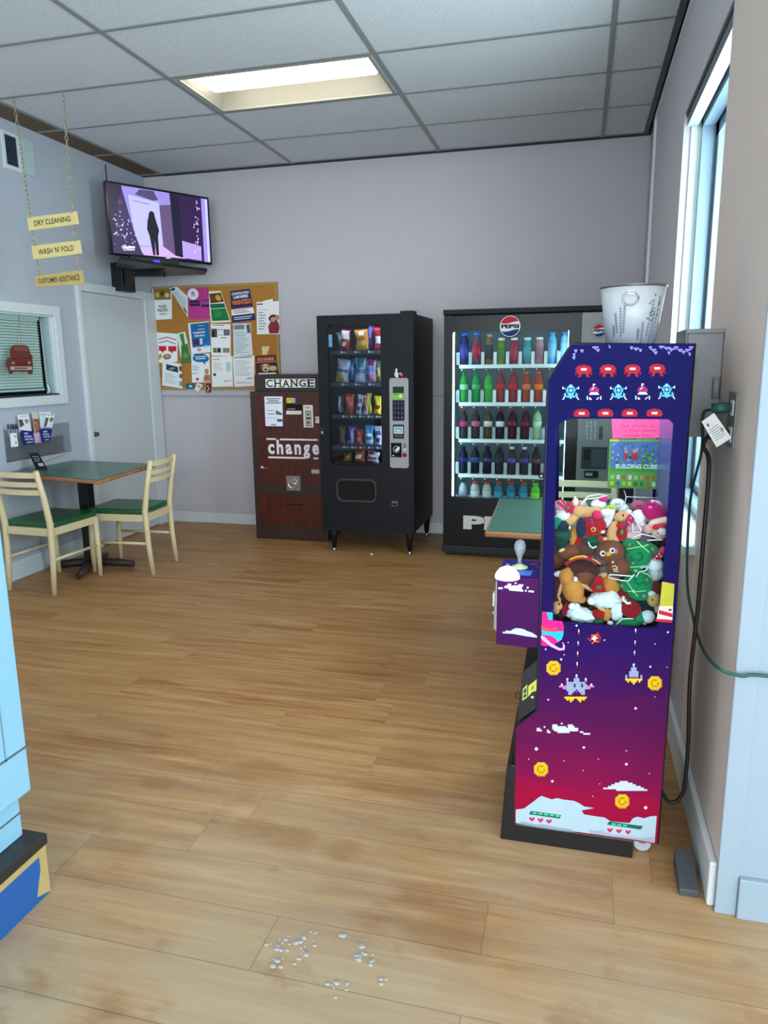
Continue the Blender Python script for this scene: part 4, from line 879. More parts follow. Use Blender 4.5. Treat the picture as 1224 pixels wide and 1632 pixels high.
bar(645, .035, .155, 1.050, foil('e8dc30'), [(.5,.1,.9,.9,foil('b8a81c'))], 'yellow packet tucked behind the white candy bar', .0)
bar(748, .060, .14, 1.045, foil('ecd828'), [(.2,.3,.8,.5,foil('9c1c1c'))], 'yellow candy bar at the right end of the third shelf', .08)
bar(335, .055, .15, .812, foil('5a443c'), [(.1,.1,.9,.8,foil('6c5648'))], 'brown wrapped bar at the left of the fourth shelf')
bar(440, .066, .15, .812, foil('2a2c8c'), [(.5,.1,.8,.9,foil('b8a0d0')),(.1,.1,.4,.3,foil('8088c8'))], 'dark blue candy packet on the fourth shelf', .1)
bar(532, .055, .125, .812, foil('c01828'), [(.2,.3,.8,.5,foil('c88c50')),(.2,.7,.8,.8,foil('e05058'))], 'red candy packet on the fourth shelf')
bar(640, .072, .155, .812, foil('3c94cc'), [(.1,.1,.9,.6,foil('d0e4f0')),(.2,.3,.8,.45,foil('28508c'))], 'light blue and white packet on the fourth shelf')
bar(748, .060, .15, .812, foil('b8bcd0'), [(.2,.2,.8,.4,foil('303c74')),(.2,.55,.8,.75,foil('303c74'))], 'silver packet at the right end of the fourth shelf')
bar(385, .09, .075, .685, foil('5c4c20'), [(.3,.1,.8,.6,foil('c07c20'))], 'brown and orange snack bag on the bottom tray', cat='snack bag', name='chip_bag')
bar(530, .085, .095, .685, foil('d8601c'), [(.1,.3,.7,.6,W),(.1,.75,.9,.95,foil('a84410'))], 'orange snack bag in the middle of the bottom tray', cat='snack bag', name='chip_bag')
bar(685, .095, .085, .685, foil('d8d4dc'), [(.1,.3,.9,.5,foil('a02848')),(.1,.7,.5,.95,foil('901c44'))], 'white and maroon snack bag at the right of the bottom tray', .15, cat='snack bag', name='chip_bag')
MB().box((x0 + .03, yf + .06, .665), (gx1 + .03, yb - .03, .682), DKIN).build('bottom_tray', sn)

# ================================================================== DRINK MACHINE
dm = thing('drink_machine', 'wide black drink vending machine with a lit glass front and PEPSI emblem', 'vending machine', (-.35, 5.6, 0))
x0, x1, yf, yb, z0, z1 = -.950, .30, 5.29, 5.98, .03, 1.787
gx0, gx1, gz0, gz1 = -.878, -.080, .445, 1.637
m = MB()
m.box((x0, yf + .06, z0), (x0 + .03, yb, z1), BLK).box((gx1 + .02, yf + .06, z0), (x1, yb, z1), BLK).box((x0, yf + .06, z1 - .04), (x1, yb, z1), BLK).box((x0, yf + .06, z0), (x1, yb, .32), BLK).box((x0, yb - .02, z0), (x1, yb, z1), BLK)
m.box((x0, yf + .01, z1 - .035), (x1, yf + .06, z1), BLK).box((x0 + .02, yf + .05, 0), (x1 - .02, yb - .05, z0), BLK2)
m.build('cabinet', dm, .004)
MB().ring([(x0+.01, .085)]*6 + [(-.0, .085)]*6 + [(-.0, z1 - .045)]*6 + [(x0+.01, z1 - .045)]*6, rrect(gx0, gz0, gx1, gz1, .018), 'y', yf, yf + .055, mat('door_black_gloss', '0f1013', .3, spec=.25)).build('door', dm)
MB().box((x0, yf - .004, .03), (x1, yf + .06, .082), BLK2).build('kick_plate', dm, .004)
MB().box((gx0, yf + .02, gz0), (gx1, yf + .025, gz1), GL).build('glass_pane', dm)
# right panel
m = MB(); SIL = mat('silver_panel', '8f9694', .4, noise=.04)
m.box((.002, yf, .44), (x1, yf + .06, z1 - .045), SIL).box((.002, yf, .085), (x1, yf + .06, .44), BLK); m.build('control_panel', dm, .003)
def pepsi(name, cx_, cz_, r):
    m = MB(); y_ = yf - .004
    m.lathe([(r, .004), (r, 0), (r*.97, -.002)], (cx_, y_, cz_), C('1c1d22', .3), 32, 'y')
    wv = lambda t: .10*math.sin(t*2.6 - .4)
    F_ = lambda u, v_, L: Vector((cx_ + u*r, y_ - .003 - .0005*L, cz_ + v_*r))
    it = [('p', [(.94*math.cos(a), .94*math.sin(a)) for a in [2*PI*k/32 for k in range(32)]], C('e4e8ec'))]
    def cap(sign, off, col):
        n = 14; xs_ = [-.80 + 1.6*k/n for k in range(n+1)]
        arc = [(.88*math.cos(a), sign*.88*math.sin(a)) for a in [math.acos(-.80/.88) + (math.acos(.80/.88) - math.acos(-.80/.88))*k/n for k in range(n+1)]]
        low = [(x, sign*off + wv(x)) for x in reversed(xs_)]
        return ('p', arc + low, col)
    it += [cap(1, .34, C('c41c34')), cap(-1, .36, C('1c2f6c')), ('t', 0, .0, .36, 'PEPSI', C('101418'), .06, 1.62)]
    m.art(F_, it); o = m.build(name, dm); return o
pepsi('emblem', -.477, 1.663, .076)
pepsi('emblem', .117, 1.621, .047)
m = MB(); m.art(planar('y', yf), [('t', -.46, .262, .105, 'PEPSI', C('cfd4d0'), .055, .66)]); m.build('brand_lettering', dm)
pz = lambda x, y_: at(x, y_, 'y', yf - .002)
def dplate(name, a, b, c_, d_, base, items=(), th=.003): return plate(name, a, b, c_, d_, base, items, th, None, dm, pz)
dplate('keypad', 932, 670, 952, 702, C('9aa0a8'), [('t', .2 + .3*i, .1 + .2*j, -.14, 'ABCDEF123456789'[j*3+i] if j*3+i < 15 else '0', W, .03) for i in range(3) for j in range(5)])
dplate('bill_validator', 927, 712, 966, 748, C('3c4450'), [('r', .1, .1, .35, .6, C('20242c')), ('r', .4, .1, .95, .9, C('565e6c'))])
dplate('card_reader', 931, 750, 953, 762, C('24282c'), [('r', .1, .3, .6, .7, C('b8bcc0'))])
dplate('coin_slot', 955, 680, 960, 700, C('44484c'))
p = pz(863, 758); MB().lathe([(.020, 0), (.020, -.012), (.012, -.014), (.012, -.016), (0, -.017)], p, BLKG, 18, 'y').lathe([(.009, -.015), (.009, -.020)], p, CHROME, 12, 'y').build('door_lock', dm)
# lit interior
LINER = mat('cooler_liner', 'c4d4d8', .4); LEDD = mat('cooler_light_strip', (.78, .95, 1.0), .4, em=11.0)
m = MB(); m.box((x0 + .03, yf + .06, .32), (x0 + .045, yb - .02, z1 - .04), LINER).box((gx1 + .005, yf + .06, .32), (gx1 + .02, yb - .02, z1 - .04), LINER).box((x0 + .03, yf + .40, .32), (gx1 + .02, yf + .41, z1 - .04), mat('cooler_back', '74848c', .5)).box((x0 + .03, yf + .06, z1 - .06), (gx1 + .02, yb - .03, z1 - .045), LINER).box((x0 + .03, yf + .06, .322), (gx1 + .02, yb - .03, .33), LINER); m.build('cooler_liner', dm)
MB().box((gx0 - .004, yf + .030, gz0), (gx0 + .006, yf + .05, gz1), LEDD).build('light_strip', dm)
MB().box((gx1 - .004, yf + .030, gz0), (gx1 + .006, yf + .05, gz1), LEDD).build('light_strip', dm)
MB().box((gx0, yf + .035, gz1 + .002), (gx1, yf + .055, gz1 + .012), LEDD).build('light_strip', dm)
shz = [1.397, 1.129, .863, .604, .355]
SHW = mat('white_shelf_edge', 'e4eef0', .35); DIV = glass('clear_divider', 'eef4f8', .9)
_nt = DIV.node_tree; _o = _nt.nodes['Material Output']; _d = _nt.nodes.new('ShaderNodeBsdfDiffuse'); _d.inputs[0].default_value = (.8, .88, .92, 1)
_m = _nt.nodes.new('ShaderNodeMixShader'); _m.inputs[0].default_value = .28; _src = _o.inputs[0].links[0].from_socket
_nt.links.new(_src, _m.inputs[1]); _nt.links.new(_d.outputs[0], _m.inputs[2]); _nt.links.new(_m.outputs[0], _o.inputs[0])
for k, z in enumerate(shz):
    m = MB(); m.box((gx0 + .035, yf + .10, z - .012), (gx1, yf + .39, z - .006), SHW).box((gx0 + .035, yf + .085, z - .018), (gx1, yf + .10, z + .008), SHW)
    m.art(planar('y', yf + .085), [('t', gx0 + .055 + i*.0865, z - .022, .010, ('$2.%d0' % (2 + (i*3 + k) % 7)) if False else '---', C('2c3440'), .02) for i in range(0)])
    for i in range(9): m.box((gx0 + .045 + i*.0885, yf + .083, z - .034), (gx0 + .066 + i*.0885, yf + .0845, z - .020), C('3c4a54')).box((gx0 + .049 + i*.0885, yf + .0825, z - .031), (gx0 + .060 + i*.0885, yf + .083, z - .024), W)
    so = m.build('shelf', dm)
    for i in range(10):
        xx = gx0 + .025 + i*.0885
        if xx > gx1: continue
        MB().box((xx - .002, yf + .092, z + .006), (xx + .002, yf + .34, z + .10), DIV).box((xx - .012, yf + .090, z + .008), (xx + .012, yf + .094, z + .095), DIV).build('divider', so)

def bottle(x, zb, hgt, liquid, cap, lab_, lab2, shape, label, accent=None, text=None, cat='bottle'):
    t = thing('drink_bottle', label, cat, (x, 5.42, zb)); r = .0315
    BM = mat('pet_' + liquid, liquid, .2, noise=.05, spec=.12)
    if shape == 'soda': prof = [(.026, 0), (r, .010), (r, .060), (.0295, .075), (r, .088), (r, .135), (.0305, .148), (.027, .163), (.020, .177), (.0135, .188), (.0125, .196)]
    elif shape == 'sport': prof = [(.029, 0), (.034, .01), (.034, .05), (.028, .065), (.034, .08), (.034, .13), (.030, .15), (.020, .165), (.018, .172)]
    elif shape == 'slim': prof = [(.026, 0), (.029, .01), (.029, .14), (.026, .165), (.016, .18), (.014, .19)]
    else: prof = [(.025, 0), (.028, .008), (.028, .12), (.024, .14), (.020, .15)]
    k = hgt/ (prof[-1][1] + .015); prof = [(a, b*k) for a, b in prof]
    MB().lathe(prof, (x, 5.42, zb), BM, 16).build('bottle_body', t)
    cr = prof[-1][0] + .004; top = prof[-1][1]
    MB().lathe([(cr, top - .002), (cr, top + .012), (cr*.85, top + .015), (0, top + .0155)], (x, 5.42, zb), C(cap, .3), 14).build('cap', t)
    lz0, lz1 = prof[-1][1]*(.44 if shape == 'soda' else .2), prof[-1][1]*(.64 if shape == 'soda' else .7)
    if lab_:
        rr = max(a for a, b in prof) + .0009
        lm = MB().lathe([(rr, lz0), (rr + .0003, (lz0+lz1)/2), (rr, lz1)], (x, 5.42, zb), C(lab_, .35), 18)
        if lab2: lm.art(lambda u, v_, L: Vector((x + rr*math.sin(u), 5.42 - rr*math.cos(u) - .0008*L, zb + v_)), [('r', -.7, lz0 + (lz1-lz0)*.25, .7, lz0 + (lz1-lz0)*.72, C(lab2, .35))])
        if text: lm.art(lambda u, v_, L: Vector((x + rr*math.sin(u), 5.42 - rr*math.cos(u) - .002 - .0008*L, zb + v_)), [('t', 0, (lz0+lz1)/2, (lz1-lz0)*.4, text, C(accent or 'f2f2f2'), .04, 1.4)])
        lm.build('label_band', t)
    return t
bx = [-.814, -.724, -.634, -.547, -.457, -.365, -.280, -.192, -.108]
ordn = ['first', 'second', 'third', 'fourth', 'fifth', 'sixth', 'seventh', 'eighth', 'ninth']
def row(z, specs, rowname, hgt):
    for i, sp_ in enumerate(specs):
        if sp_ is None: continue
        desc = sp_[0]
        bottle(bx[i], z + .009, sp_[7] if len(sp_) > 7 else hgt, *sp_[1:6], '%s, %s from left on the %s drink shelf' % (desc, ordn[i], rowname), *(sp_[6] if len(sp_) > 6 and sp_[6] else ()))
row(shz[0], [('blue capped dark blue sports bottle','262a60','2a5ce0','3c3a8c','b8bce0','sport',None,.225), ('blue capped purple and red sports bottle','5c4a5c','2a6ce8','b82c48','e0e4ec','sport',None,.225),
 ('tan and black coffee bottle','7a5a34','b8a48c','3c3838',None,'slim',None,.21), ('green and white can style bottle','6a8c2c','e8f4f0','4c8c44','a8c048','can',None,.185), ('red and white tall can bottle','a82c40','f0f0f4','c83c54','e8d8dc','can',None,.185),
 ('teal and white tall can bottle','3c98a0','e8f8f8','58b0b4','d8f0f0','can',None,.185), ('pink and white tall can bottle','c48c98','f0f0f4','b87c90','e8dce4','can',None,.185), ('clear blue water bottle','5cb0e8','3c98f0','88ccf4','e0f4fc','slim',None,.215), ('pale blue water bottle','7cc0ec','3c90e8','a4d8f4','e8f8fc','slim',None,.215)], 'top', .2)
row(shz[1], [('green soda bottle with pale green label','2c8c40','1c7c34','8cc49c','c0dcc4','soda',None), ('green soda bottle with streaked label','2c8c4c','1c7c34','4ca468','d8e8d8','soda',None), ('bright green soda bottle with green label','2c9c38','1c8438','38b844','54d058','soda',None),
 ('red soda bottle with red label','8c1c2c','b03048','cc1434','d8304c','soda',None), ('dark red soda bottle','941c2c','a82444','d01430','b81030','soda',None), ('orange capped bottle with patterned label','a03c20','e07028','e0743c','f4c8b4','soda',None), ('orange soda bottle with orange label','a83820','e86c20','f07c14','f89428','soda',None), ('teal capped soda bottle','8cc8c0','20a888','3cc0a4','d0f0e8','soda',None), ('pale blue soda bottle','88b8d8','3c88c8','a8d0e8',None,'soda',None)], 'second', .215)
row(shz[2], [('dark cherry soda bottle with magenta label','3a2c34','8c3048','a83068','e0d0d8','soda',None), ('dark cola bottle with pink label','3c2c34','8c3044','c05c80','e4b8c8','soda',None), ('olive diet soda bottle with cream label','4c4430','8c4050','d8d4cc','b8a8a0','soda',None),
 ('black cola bottle with white label','26222a','a02c3c','e8e8ec','d0d4d8','soda',None), ('maroon soda bottle with a square code label','4c2028','8c3044','7c2438','e8e4e8','soda',None), ('maroon soda bottle with script label','4c242c','8c3040','7c2c40','d8b8c0','soda',None), ('pale green soda bottle with green cap','a8c498','2c9c54','d0e8cc','5c9c74','soda',None), ('pink soda bottle with pale label','b87c84','a8405c','d8b0b8',None,'soda',None)], 'third', .215)
row(shz[3], [('cola bottle with navy label','1e1c30','26284c','20286c','e8e8ee','soda',('1c2c74','pepsi')), ('cola bottle with blue label','1e1c2c','2a3468','3454a0','e8e8ee','soda',('1c2c74','pepsi')), ('cola bottle with red striped blue label','1e1c28','24264c','28347c','e8e8ee','soda',('b02038','pepsi')),
 ('black cola bottle with grey label','24222a','30303a','34343c','94989c','soda',None), ('white capped dark bottle with violet label','3a3038','e8e8ec','5c4c9c','d8d8e8','soda',None), ('white capped bottle with purple label','3a3040','e8e8ec','4c3c94','d8d4ec','soda',None), ('brown root beer bottle','38262a','3c2c34','5c3c44','c8b8bc','soda',None), ('orange labelled dark bottle','4c2a20','382824','d84c18',None,'soda',None)], 'fourth', .20)
row(shz[4] - .012, [('clear water bottle with dark cap','a8b0bc','44485c','8890a8','e0e4ec','soda',None,.205), ('clear orange capped sports drink lettered G','b4bcbc','e84c24','c8d0d0',None,'sport',('f2f2f2','G'),.20), ('pale grey orange capped sports drink','b0b8b8','e84c24','bcc4c4','dde3e3','sport',None,.20),
 ('blue sports drink with orange cap','2c7c98','e84c24','4494ac','a8d0dc','sport',None,.20), ('deep blue sports drink with orange cap','2c7494','e84c24','3c88a4','b0d4e0','sport',None,.20), ('teal blue sports drink with orange cap','2c80a0','e84c24','3c90ac','a0ccdc','sport',None,.20), ('lime green sports drink','6cc83c','7cd848','8ce03c','c0f078','sport',None,.20), ('lime bottle with a pale cap','7cc04c','c0e8a8','98d86c',None,'sport',None,.20)], 'bottom', .20)

# ================================================================== CLAW MACHINE
Y0, Y1 = 2.01, 2.43
cw_ = thing('claw_machine', 'purple pixel art claw machine full of plush toys', 'claw machine', (.07, 2.2, 0))
TRIM = mat('t_moulding', '141320', .35)
prof = [(-.136,.06),(-.139,.372),(-.080,.432),(-.078,1.371),(-.023,1.463),(.274,1.460),(.268,.06)]
win = rrect(-.045, .705, .238, 1.272, [.006,.030,.012,.035])
win = [(x - (.010 if x < .1 and z > 1.0 else 0), z) for x, z in win]
# side panels with the window cut-out: ring needs matching outlines, so the outer outline is resampled
def resample(win_pts, prof_):
    cx_, cz_ = .095, .99; out = []
    n = len(prof_)
    for (x, z) in win_pts:
        dx, dz = x - cx_, z - cz_; best = None
        for i in range(n):
            a, b = prof_[i], prof_[(i+1) % n]; ex_, ez_ = b[0]-a[0], b[1]-a[1]; den = dx*ez_ - dz*ex_
            if abs(den) < 1e-9: continue
            t = ((a[0]-cx_)*ez_ - (a[1]-cz_)*ex_)/den; s_ = ((a[0]-cx_)*dz - (a[1]-cz_)*dx)/den
            if t > 0 and -1e-6 <= s_ <= 1 + 1e-6 and (best is None or t < best): best = t
        out.append((cx_ + dx*best, cz_ + dz*best))
    return out
upper = [(-.0785,.60),(-.078,1.371),(-.023,1.463),(.274,1.460),(.271,.60)]
def side(y0, y1):
    m = MB()
    # upper ring split in bands so that each remains simple
    m.prism([(-.0785,.60),(.271,.60),(.272,.705),(-.078,.705)], 'y', y0, y1, MART)
    m.prism([(-.0780,.705),(-.039,.705),(-.045,.735),(-.055,1.237),(-.0782,1.237)], 'y', y0, y1, MART)
    m.prism([(.238,.705),(.272,.705),(.273,1.260),(.238,1.260)], 'y', y0, y1, MART)
    # corner fillets
    m.prism([(.208,.705),(.238,.705),(.238,.735),(.232,.718),(.222,.709)], 'y', y0, y1, MART)
    m.prism([(-.0782,1.237),(-.055,1.237),(-.0465,1.258),(-.020,1.272),(.226,1.272),(.238,1.260),(.273,1.260),(.274,1.460),(-.023,1.463),(-.078,1.371)], 'y', y0, y1, MART)
    m.prism([(-.136,.06),(.268,.06),(.271,.60),(-.0785,.60),(-.080,.432),(-.139,.372)], 'y', y0, y1, MART)
    return m
ns = side(Y0, Y0 + .014)
# ---- printed art on the near side
PA = pixmap(0, 0, 1, 'y', Y0, -.00035)
rd, wh, cy_, mg, lv = C('a80c22'), C('dcdcec'), C('4cb4d8'), C('a0186c'), C('8c80dc')
ALR = ["....r.rrr.r....", "..rrrrrrrrrrr..", ".rrrrrrrrrrrrr.", "rrrrrwwwwwrrrr.", ".rrrrwwwwwrrrrr", "rrrrrrrrrrrrrr.", ".rrrrrrrrrrrrr.", "r.rrrrrrrrrrr.r", "r..rrr...rrr..r", "...rr.....rr...", "..rrr.....rrr.."]
ALC = ["......cc......", ".....cwwc.....", "w...cccccc...w", "wcc.cddddc.ccw", "...ccdwwdcc...", "...ccdwwdcc...", "....cddddc....", "..c.cccccc.c..", ".cc..cccc..cc.", "..w.cccccc.w..", ".w.cccccccc.w.", ".w....cc....w.", "w............w"]
ALM = ["......ww......", "......w.......", ".....mmmm.....", "....mmwmmm....", "...mmwkmmmm...", "...mmmmmmmm...", "...mmmmmmmm...", "....wwwwww....", "...wwwwwwww...", "..............", ".w..........w.", ".w.w......w.w.", ".w.ww....w..w."]
pal = {'r': rd, 'w': wh, 'c': cy_, 'd': C('14306c'), 'm': mg, 'k': C('3c0c44')}
o8 = lambda x, y_: (870 + x/4.896, 530 + y_/4.896)
items = []
for x, y_ in ((296,300),(485,297),(677,296),(870,292)): p = o8(x, y_); items.append(('px', p[0], p[1], 1.78, ALR, pal))
for x, y_ in ((194,465),(566,465),(943,458)): p = o8(x, y_); items.append(('px', p[0], p[1], 1.9, ALC, pal))
for x, y_ in ((376,462),(755,460)): p = o8(x, y_); items.append(('px', p[0], p[1], 1.95, ALM, pal))
for x, y_ in ((280,642),(465,641),(655,641),(848,640)): p = o8(x, y_); items.append(('px', p[0], p[1] - 3.2, 1.78, ALR[:9][:7], pal))
for (x, y_, s_) in [(915,557,5),(913,563,4),(925,557,5),(944,552,10),(950,556,6),(970,550,2),(1004,552,5),(1010,554,8),(1018,556,5),(1034,552,5),(1038,556,8),(1042,560,6),(1050,551,9),(1058,553,11),(1066,555,9),(1074,552,7),(1080,556,8),(1086,559,7),(1092,556,9),(1098,552,7),(1097,562,4),(912,568,5),(1064,560,4)]:
    items += [('r', x, y_, x + s_, y_ + 2.6, lv), ('r', x + s_*.3, y_ + 2.4, x + s_*.3 + 2.5, y_ + 5, lv)]
q4 = lambda x, y_: (790 + x/3.98, 980 + y_/3.98)
# planet
k3 = lambda x, y_: (770 + x/7.42, 840 + y_/7.42)
pc = k3(790, 1200)
def P3(*l): return [k3(a, b) for a, b in l]
cyan = C('18b4dc'); pnk = C('e01c7c')
items += [('p', P3((697,1000),(750,1003),(822,1040),(822,1105),(935,1112),(955,1180),(950,1250),(930,1330),(890,1360),(830,1390),(740,1410),(685,1400)), pnk),
 ('p', P3((750,1005),(822,1008),(822,1098),(775,1095),(765,1050)), cyan), ('p', P3((688,1165),(740,1190),(800,1200),(870,1185),(870,1215),(800,1225),(735,1225),(688,1195)), C('e8502c')),
 ('p', P3((688,1210),(740,1235),(830,1238),(950,1232),(948,1280),(925,1330),(880,1355),(850,1310),(790,1280),(700,1275)), cyan),
 ('p', P3((685,1282),(720,1295),(800,1370),(900,1430),(940,1435),(945,1385),(930,1362),(945,1365),(968,1410),(960,1455),(900,1460),(800,1415),(720,1350),(685,1320)), C('f0a8e8'))]
# character fragment at the right edge
r9 = lambda x, y_: (870 + x/5.322, 770 + y_/5.322)
def P9(*l): return [r9(a, b) for a, b in l]
items += [('p', P9((985,835),(1090,855),(1085,950),(1078,1045),(965,1045),(975,940)), C('b8b034')), ('p', P9((962,1045),(1078,1045),(1072,1165),(940,1150)), C('efe8e0')), ('p', P9((960,1075),(1074,1105),(1072,1140),(955,1110)), C('c01c34')), ('p', P9((935,1150),(1015,1155),(1072,1160),(1068,1185),(925,1172)), C('c01c34')), ('r', *r9(1010,985), *r9(1030,1005), C('a8a02c')), ('r', *r9(1040,1065), *r9(1068,1085), C('8c3c2c'))]
def coin(x, y_):
    c = q4(x, y_); Yc, Yd = C('d8ac18'), C('a8780c')
    rows_ = ["..yyyyy..", ".yyyyyyy.", "yyydddyyo", "yydyyyyyo", "yydyyydyo", "yydyyydyo", "yyydddyyo", ".yyyyyyo.", "..ooooo.."]
    return [('px', c[0], c[1], 2.5, rows_, {'y': Yc, 'd': Yd, 'o': C('c8900c')})]
for x, y_ in ((367,337),(1010,434),(288,980),(803,1183)): items += coin(x, y_)
# ships
sh1 = q4(513, 462); sh2 = q4(876, 355)
SHIP = [".........w.........", ".........l.........", "....w...lll...w....", "....l...lll...l....", "....llllllllll.....", ".w..lllldllldll..w.", "pppplllldllldllpppp", "..pplllllllllllpp..", "....lllllkllll.....", ".....lll.k.lll.....", ".....ll.....ll.....", "...................", "...yyyyyyyyyyyy....", "....yoyy..yyoy.....", "......y....y......."]
SH2 = ["....w....", "....l....", "...lll...", "...lll...", "..lllll..", "..lllll..", "l.lllll.l", "l.mmmmm.l", "yyyyyyyyy", ".y.yyy.y.", "....y...."]
sp_ = {'w': wh, 'l': C('9296b8'), 'd': C('24243c'), 'p': C('c46ca8'), 'k': C('503c60'), 'y': C('f0c020'), 'o': C('d08c10'), 'm': C('803c6c')}
items += [('px', sh1[0], sh1[1] + 1, 2.95, SHIP, sp_), ('px', sh2[0], sh2[1] + 5, 3.0, SH2, sp_)]
for x0_, ys_ in ((527, (105,180,245,312)), (888, (100,175,240))):
    for yy in ys_: a = q4(x0_ - (yy-100)*.05, yy); items += [('r', a[0]-.8, a[1]-3.2, a[0]+.8, a[1]+1.5, C('f0e8e0')), ('r', a[0]-.8, a[1]+1.5, a[0]+.8, a[1]+5, C('a03828'))]
ex0 = q4(626, 148)
for k in range(46):
    a, r_ = random.random()*2*PI, random.random()**.6*11; items.append(('r', ex0[0]+r_*math.cos(a)-1.1, ex0[1]+r_*math.sin(a)-1.1, ex0[0]+r_*math.cos(a)+1.1, ex0[1]+r_*math.sin(a)+1.1, C('fff0c8' if r_ < 4 else 'e8602c' if r_ < 7.5 else 'b01c28')))
# stars
for x, y_, s_ in [(317,218,2),(415,282,2.5),(434,253,1.5),(981,329,2.5),(333,538,2.2),(888,593,3),(1010,185,1.5),(1092,110,2.5),(513,68,2.5),(258,850,4),(559,841,3),(829,947,3.2),(359,1055,3),(951,1223,4),(209,915,1.3),(434,927,1.3),(651,915,1.3),(829,862,1.5),(556,987,1.3),(975,1007,1.3),(660,1072,1.2),(617,1150,1.3),(460,175,1.5),(690,160,1.8),(1088,332,1.2),(1010,520,1.3)]:
    a = q4(x, y_); d_ = s_*.8; items.append(('p', [(a[0]-d_, a[1]), (a[0], a[1]-d_), (a[0]+d_, a[1]), (a[0], a[1]+d_)], C('f4c8ec')))
cl1 = C('c0c6dc')
def cloudrows(x, y_, cell, rows_): a = q4(x, y_); return ('px', a[0], a[1], cell, rows_, {'w': cl1})
items += [cloudrows(430, 722, 2.75, ["..............w................", ".........www......www..........", "....w....wwwwwwww.wwww.........", "ww.......wwwwwwwwwwwwwww.......", "www...w...wwwwwwwwwwwwww.......", "......ww....wwwwwww......ww....", "...........................wwww"]),
 cloudrows(822, 1085, 2.6, ["..........wwwww............", ".......wwwwwwwwwww.........", ".....wwwwwwwwwwwwwww.......", "...wwwwwwwwwwwwwwwwwwww....", "wwwwwwwwwwwwwwwwwwwwwwwww..", "........wwwwwwwwwwwwwwwwwww"])]
# ground clouds
def P4(*l): return [q4(a, b) for a, b in l]
white2 = C('aabdc8')
items += [('p', P4((127,1235),(180,1228),(225,1195),(270,1160),(290,1148),(320,1158),(355,1170),(390,1162),(430,1172),(460,1175),(500,1180),(530,1195),(560,1215),(625,1225),(545,1240),(560,1265),(620,1275),(690,1285),(730,1310),(790,1315),(850,1320),(870,1290),(900,1280),(940,1290),(980,1278),(1022,1275),(1008,1446),(900,1428),(700,1400),(400,1360),(127,1318)), white2),
 ('p', P4((130,1322),(170,1310),(260,1330),(300,1328),(380,1345),(480,1360),(500,1378),(400,1366),(200,1336)), C('8c98a4')), ('p', P4((590,1365),(680,1370),(740,1395),(800,1400),(870,1410),(930,1415),(1005,1405),(1003,1443),(880,1425),(700,1402),(600,1385)), C('98a4b0')),
 ('p', P4((225,1243),(415,1270),(405,1292),(210,1264)), C('145a50')), ('p', P4((720,1310),(935,1340),(920,1362),(705,1330)), C('145a50'))]
for k in range(5): x = 237 + k*36; items.append(('p', P4((x,1250+k*4.6),(x+26,1254+k*4.6),(x+22,1264+k*4.6),(x-5,1260+k*4.6)), C('48c488')))
for k in range(3): x = 737 + k*36; items.append(('p', P4((x,1320+k*4.6),(x+26,1324+k*4.6),(x+22,1334+k*4.6),(x-5,1330+k*4.6)), C('48c488')))
HRT = ["rr.rr", "rrrrr", ".rrr.", "..r.."]
for x, y_ in ((230,1298),(284,1305),(338,1312),(725,1368),(782,1374),(840,1380)): a = q4(x, y_); items.append(('px', a[0], a[1], 1.7, HRT, {'r': C('c81440')}))
ns.art(PA, items)
ns.build('side_panel', cw_)
side(Y1 - .014, Y1).build('side_panel', cw_)
# edge moulding on the near panel
m = MB()
def edge(pts): m.tube([(x, Y0 + .007, z) for x, z in pts], .0055, TRIM, 6)
edge([(-.136,.06),(-.139,.372),(-.080,.432),(-.078,1.371),(-.023,1.463),(.274,1.460),(.268,.06),(-.136,.06)])
m.build('edge_trim', cw_)
CB = mat('claw_body_dark', '17162a', .4)
m = MB(); a, b = Y0 + .014, Y1 - .014
m.box((.255, a, .06), (.270, b, 1.455), CB).box((-.022, a, 1.448), (.272, b, 1.462), mat('claw_roof', '1b1a70', .4)).box((-.076, a, .66), (.256, b, .69), CB).box((-.078, a, .432), (-.062, b, .70), CB).box((-.137, a, .06), (-.125, b, .372), CB).box((-.137, a, .06), (.262, b, .075), CB)
m.hexa([(-.139,a,.372),(-.139,b,.372),(-.080,b,.432),(-.080,a,.432)], (.012,0,0), CB)
m.box((-.078, a, 1.30), (-.060, b, 1.371), CB).hexa([(-.078,a,1.371),(-.078,b,1.371),(-.023,b,1.463),(-.023,a,1.463)], (.012,0,-.002), CB)
m.build('cabinet', cw_)
MB().box((-.072, a, .70), (-.068, b, 1.30), GL).build('front_glass', cw_)
MB().box((-.058, Y0 + .0145, .702), (.240, Y0 + .0165, 1.275), GL).build('side_glass', cw_)
MB().box((-.058, Y1 - .017, .702), (.240, Y1 - .0145, 1.275), GL).build('side_glass', cw_)
m = MB(); m.box((-.05, a + .02, 1.30), (.24, a + .035, 1.31), mat('claw_light_strip', (.95, .92, 1.0), .4, em=22)).build('light_strip', cw_)
MB().box((-.05, b - .035, 1.30), (.24, b - .02, 1.31), mat('claw_light_strip', (.95, .92, 1.0), .4, em=22)).build('light_strip', cw_)
MB().box((.246, a, .70), (.254, b, 1.3), mat('claw_back_panel', '5a58a8', .3)).build('rear_panel', cw_)
# clear prize chute
ACE = mat('acrylic_edge', 'e8e4f4', .3)
m = MB(); q = [at(985,785,'y',2.30), at(1060,795,'y',2.30)]
for (p, q_) in (((.135,2.28,.93),(.15,2.28,1.02)), ((.15,2.28,1.02),(.245,2.28,1.02)), ((.15,2.28,1.02),(.15,2.40,1.02))): m.tube([p, q_], .0016, ACE, 4)
m.hexa([(.135,2.28,.80),(.245,2.28,.80),(.245,2.28,1.02),(.15,2.28,1.02)], (0,.003,0), ACR); m.build('prize_chute', cw_)
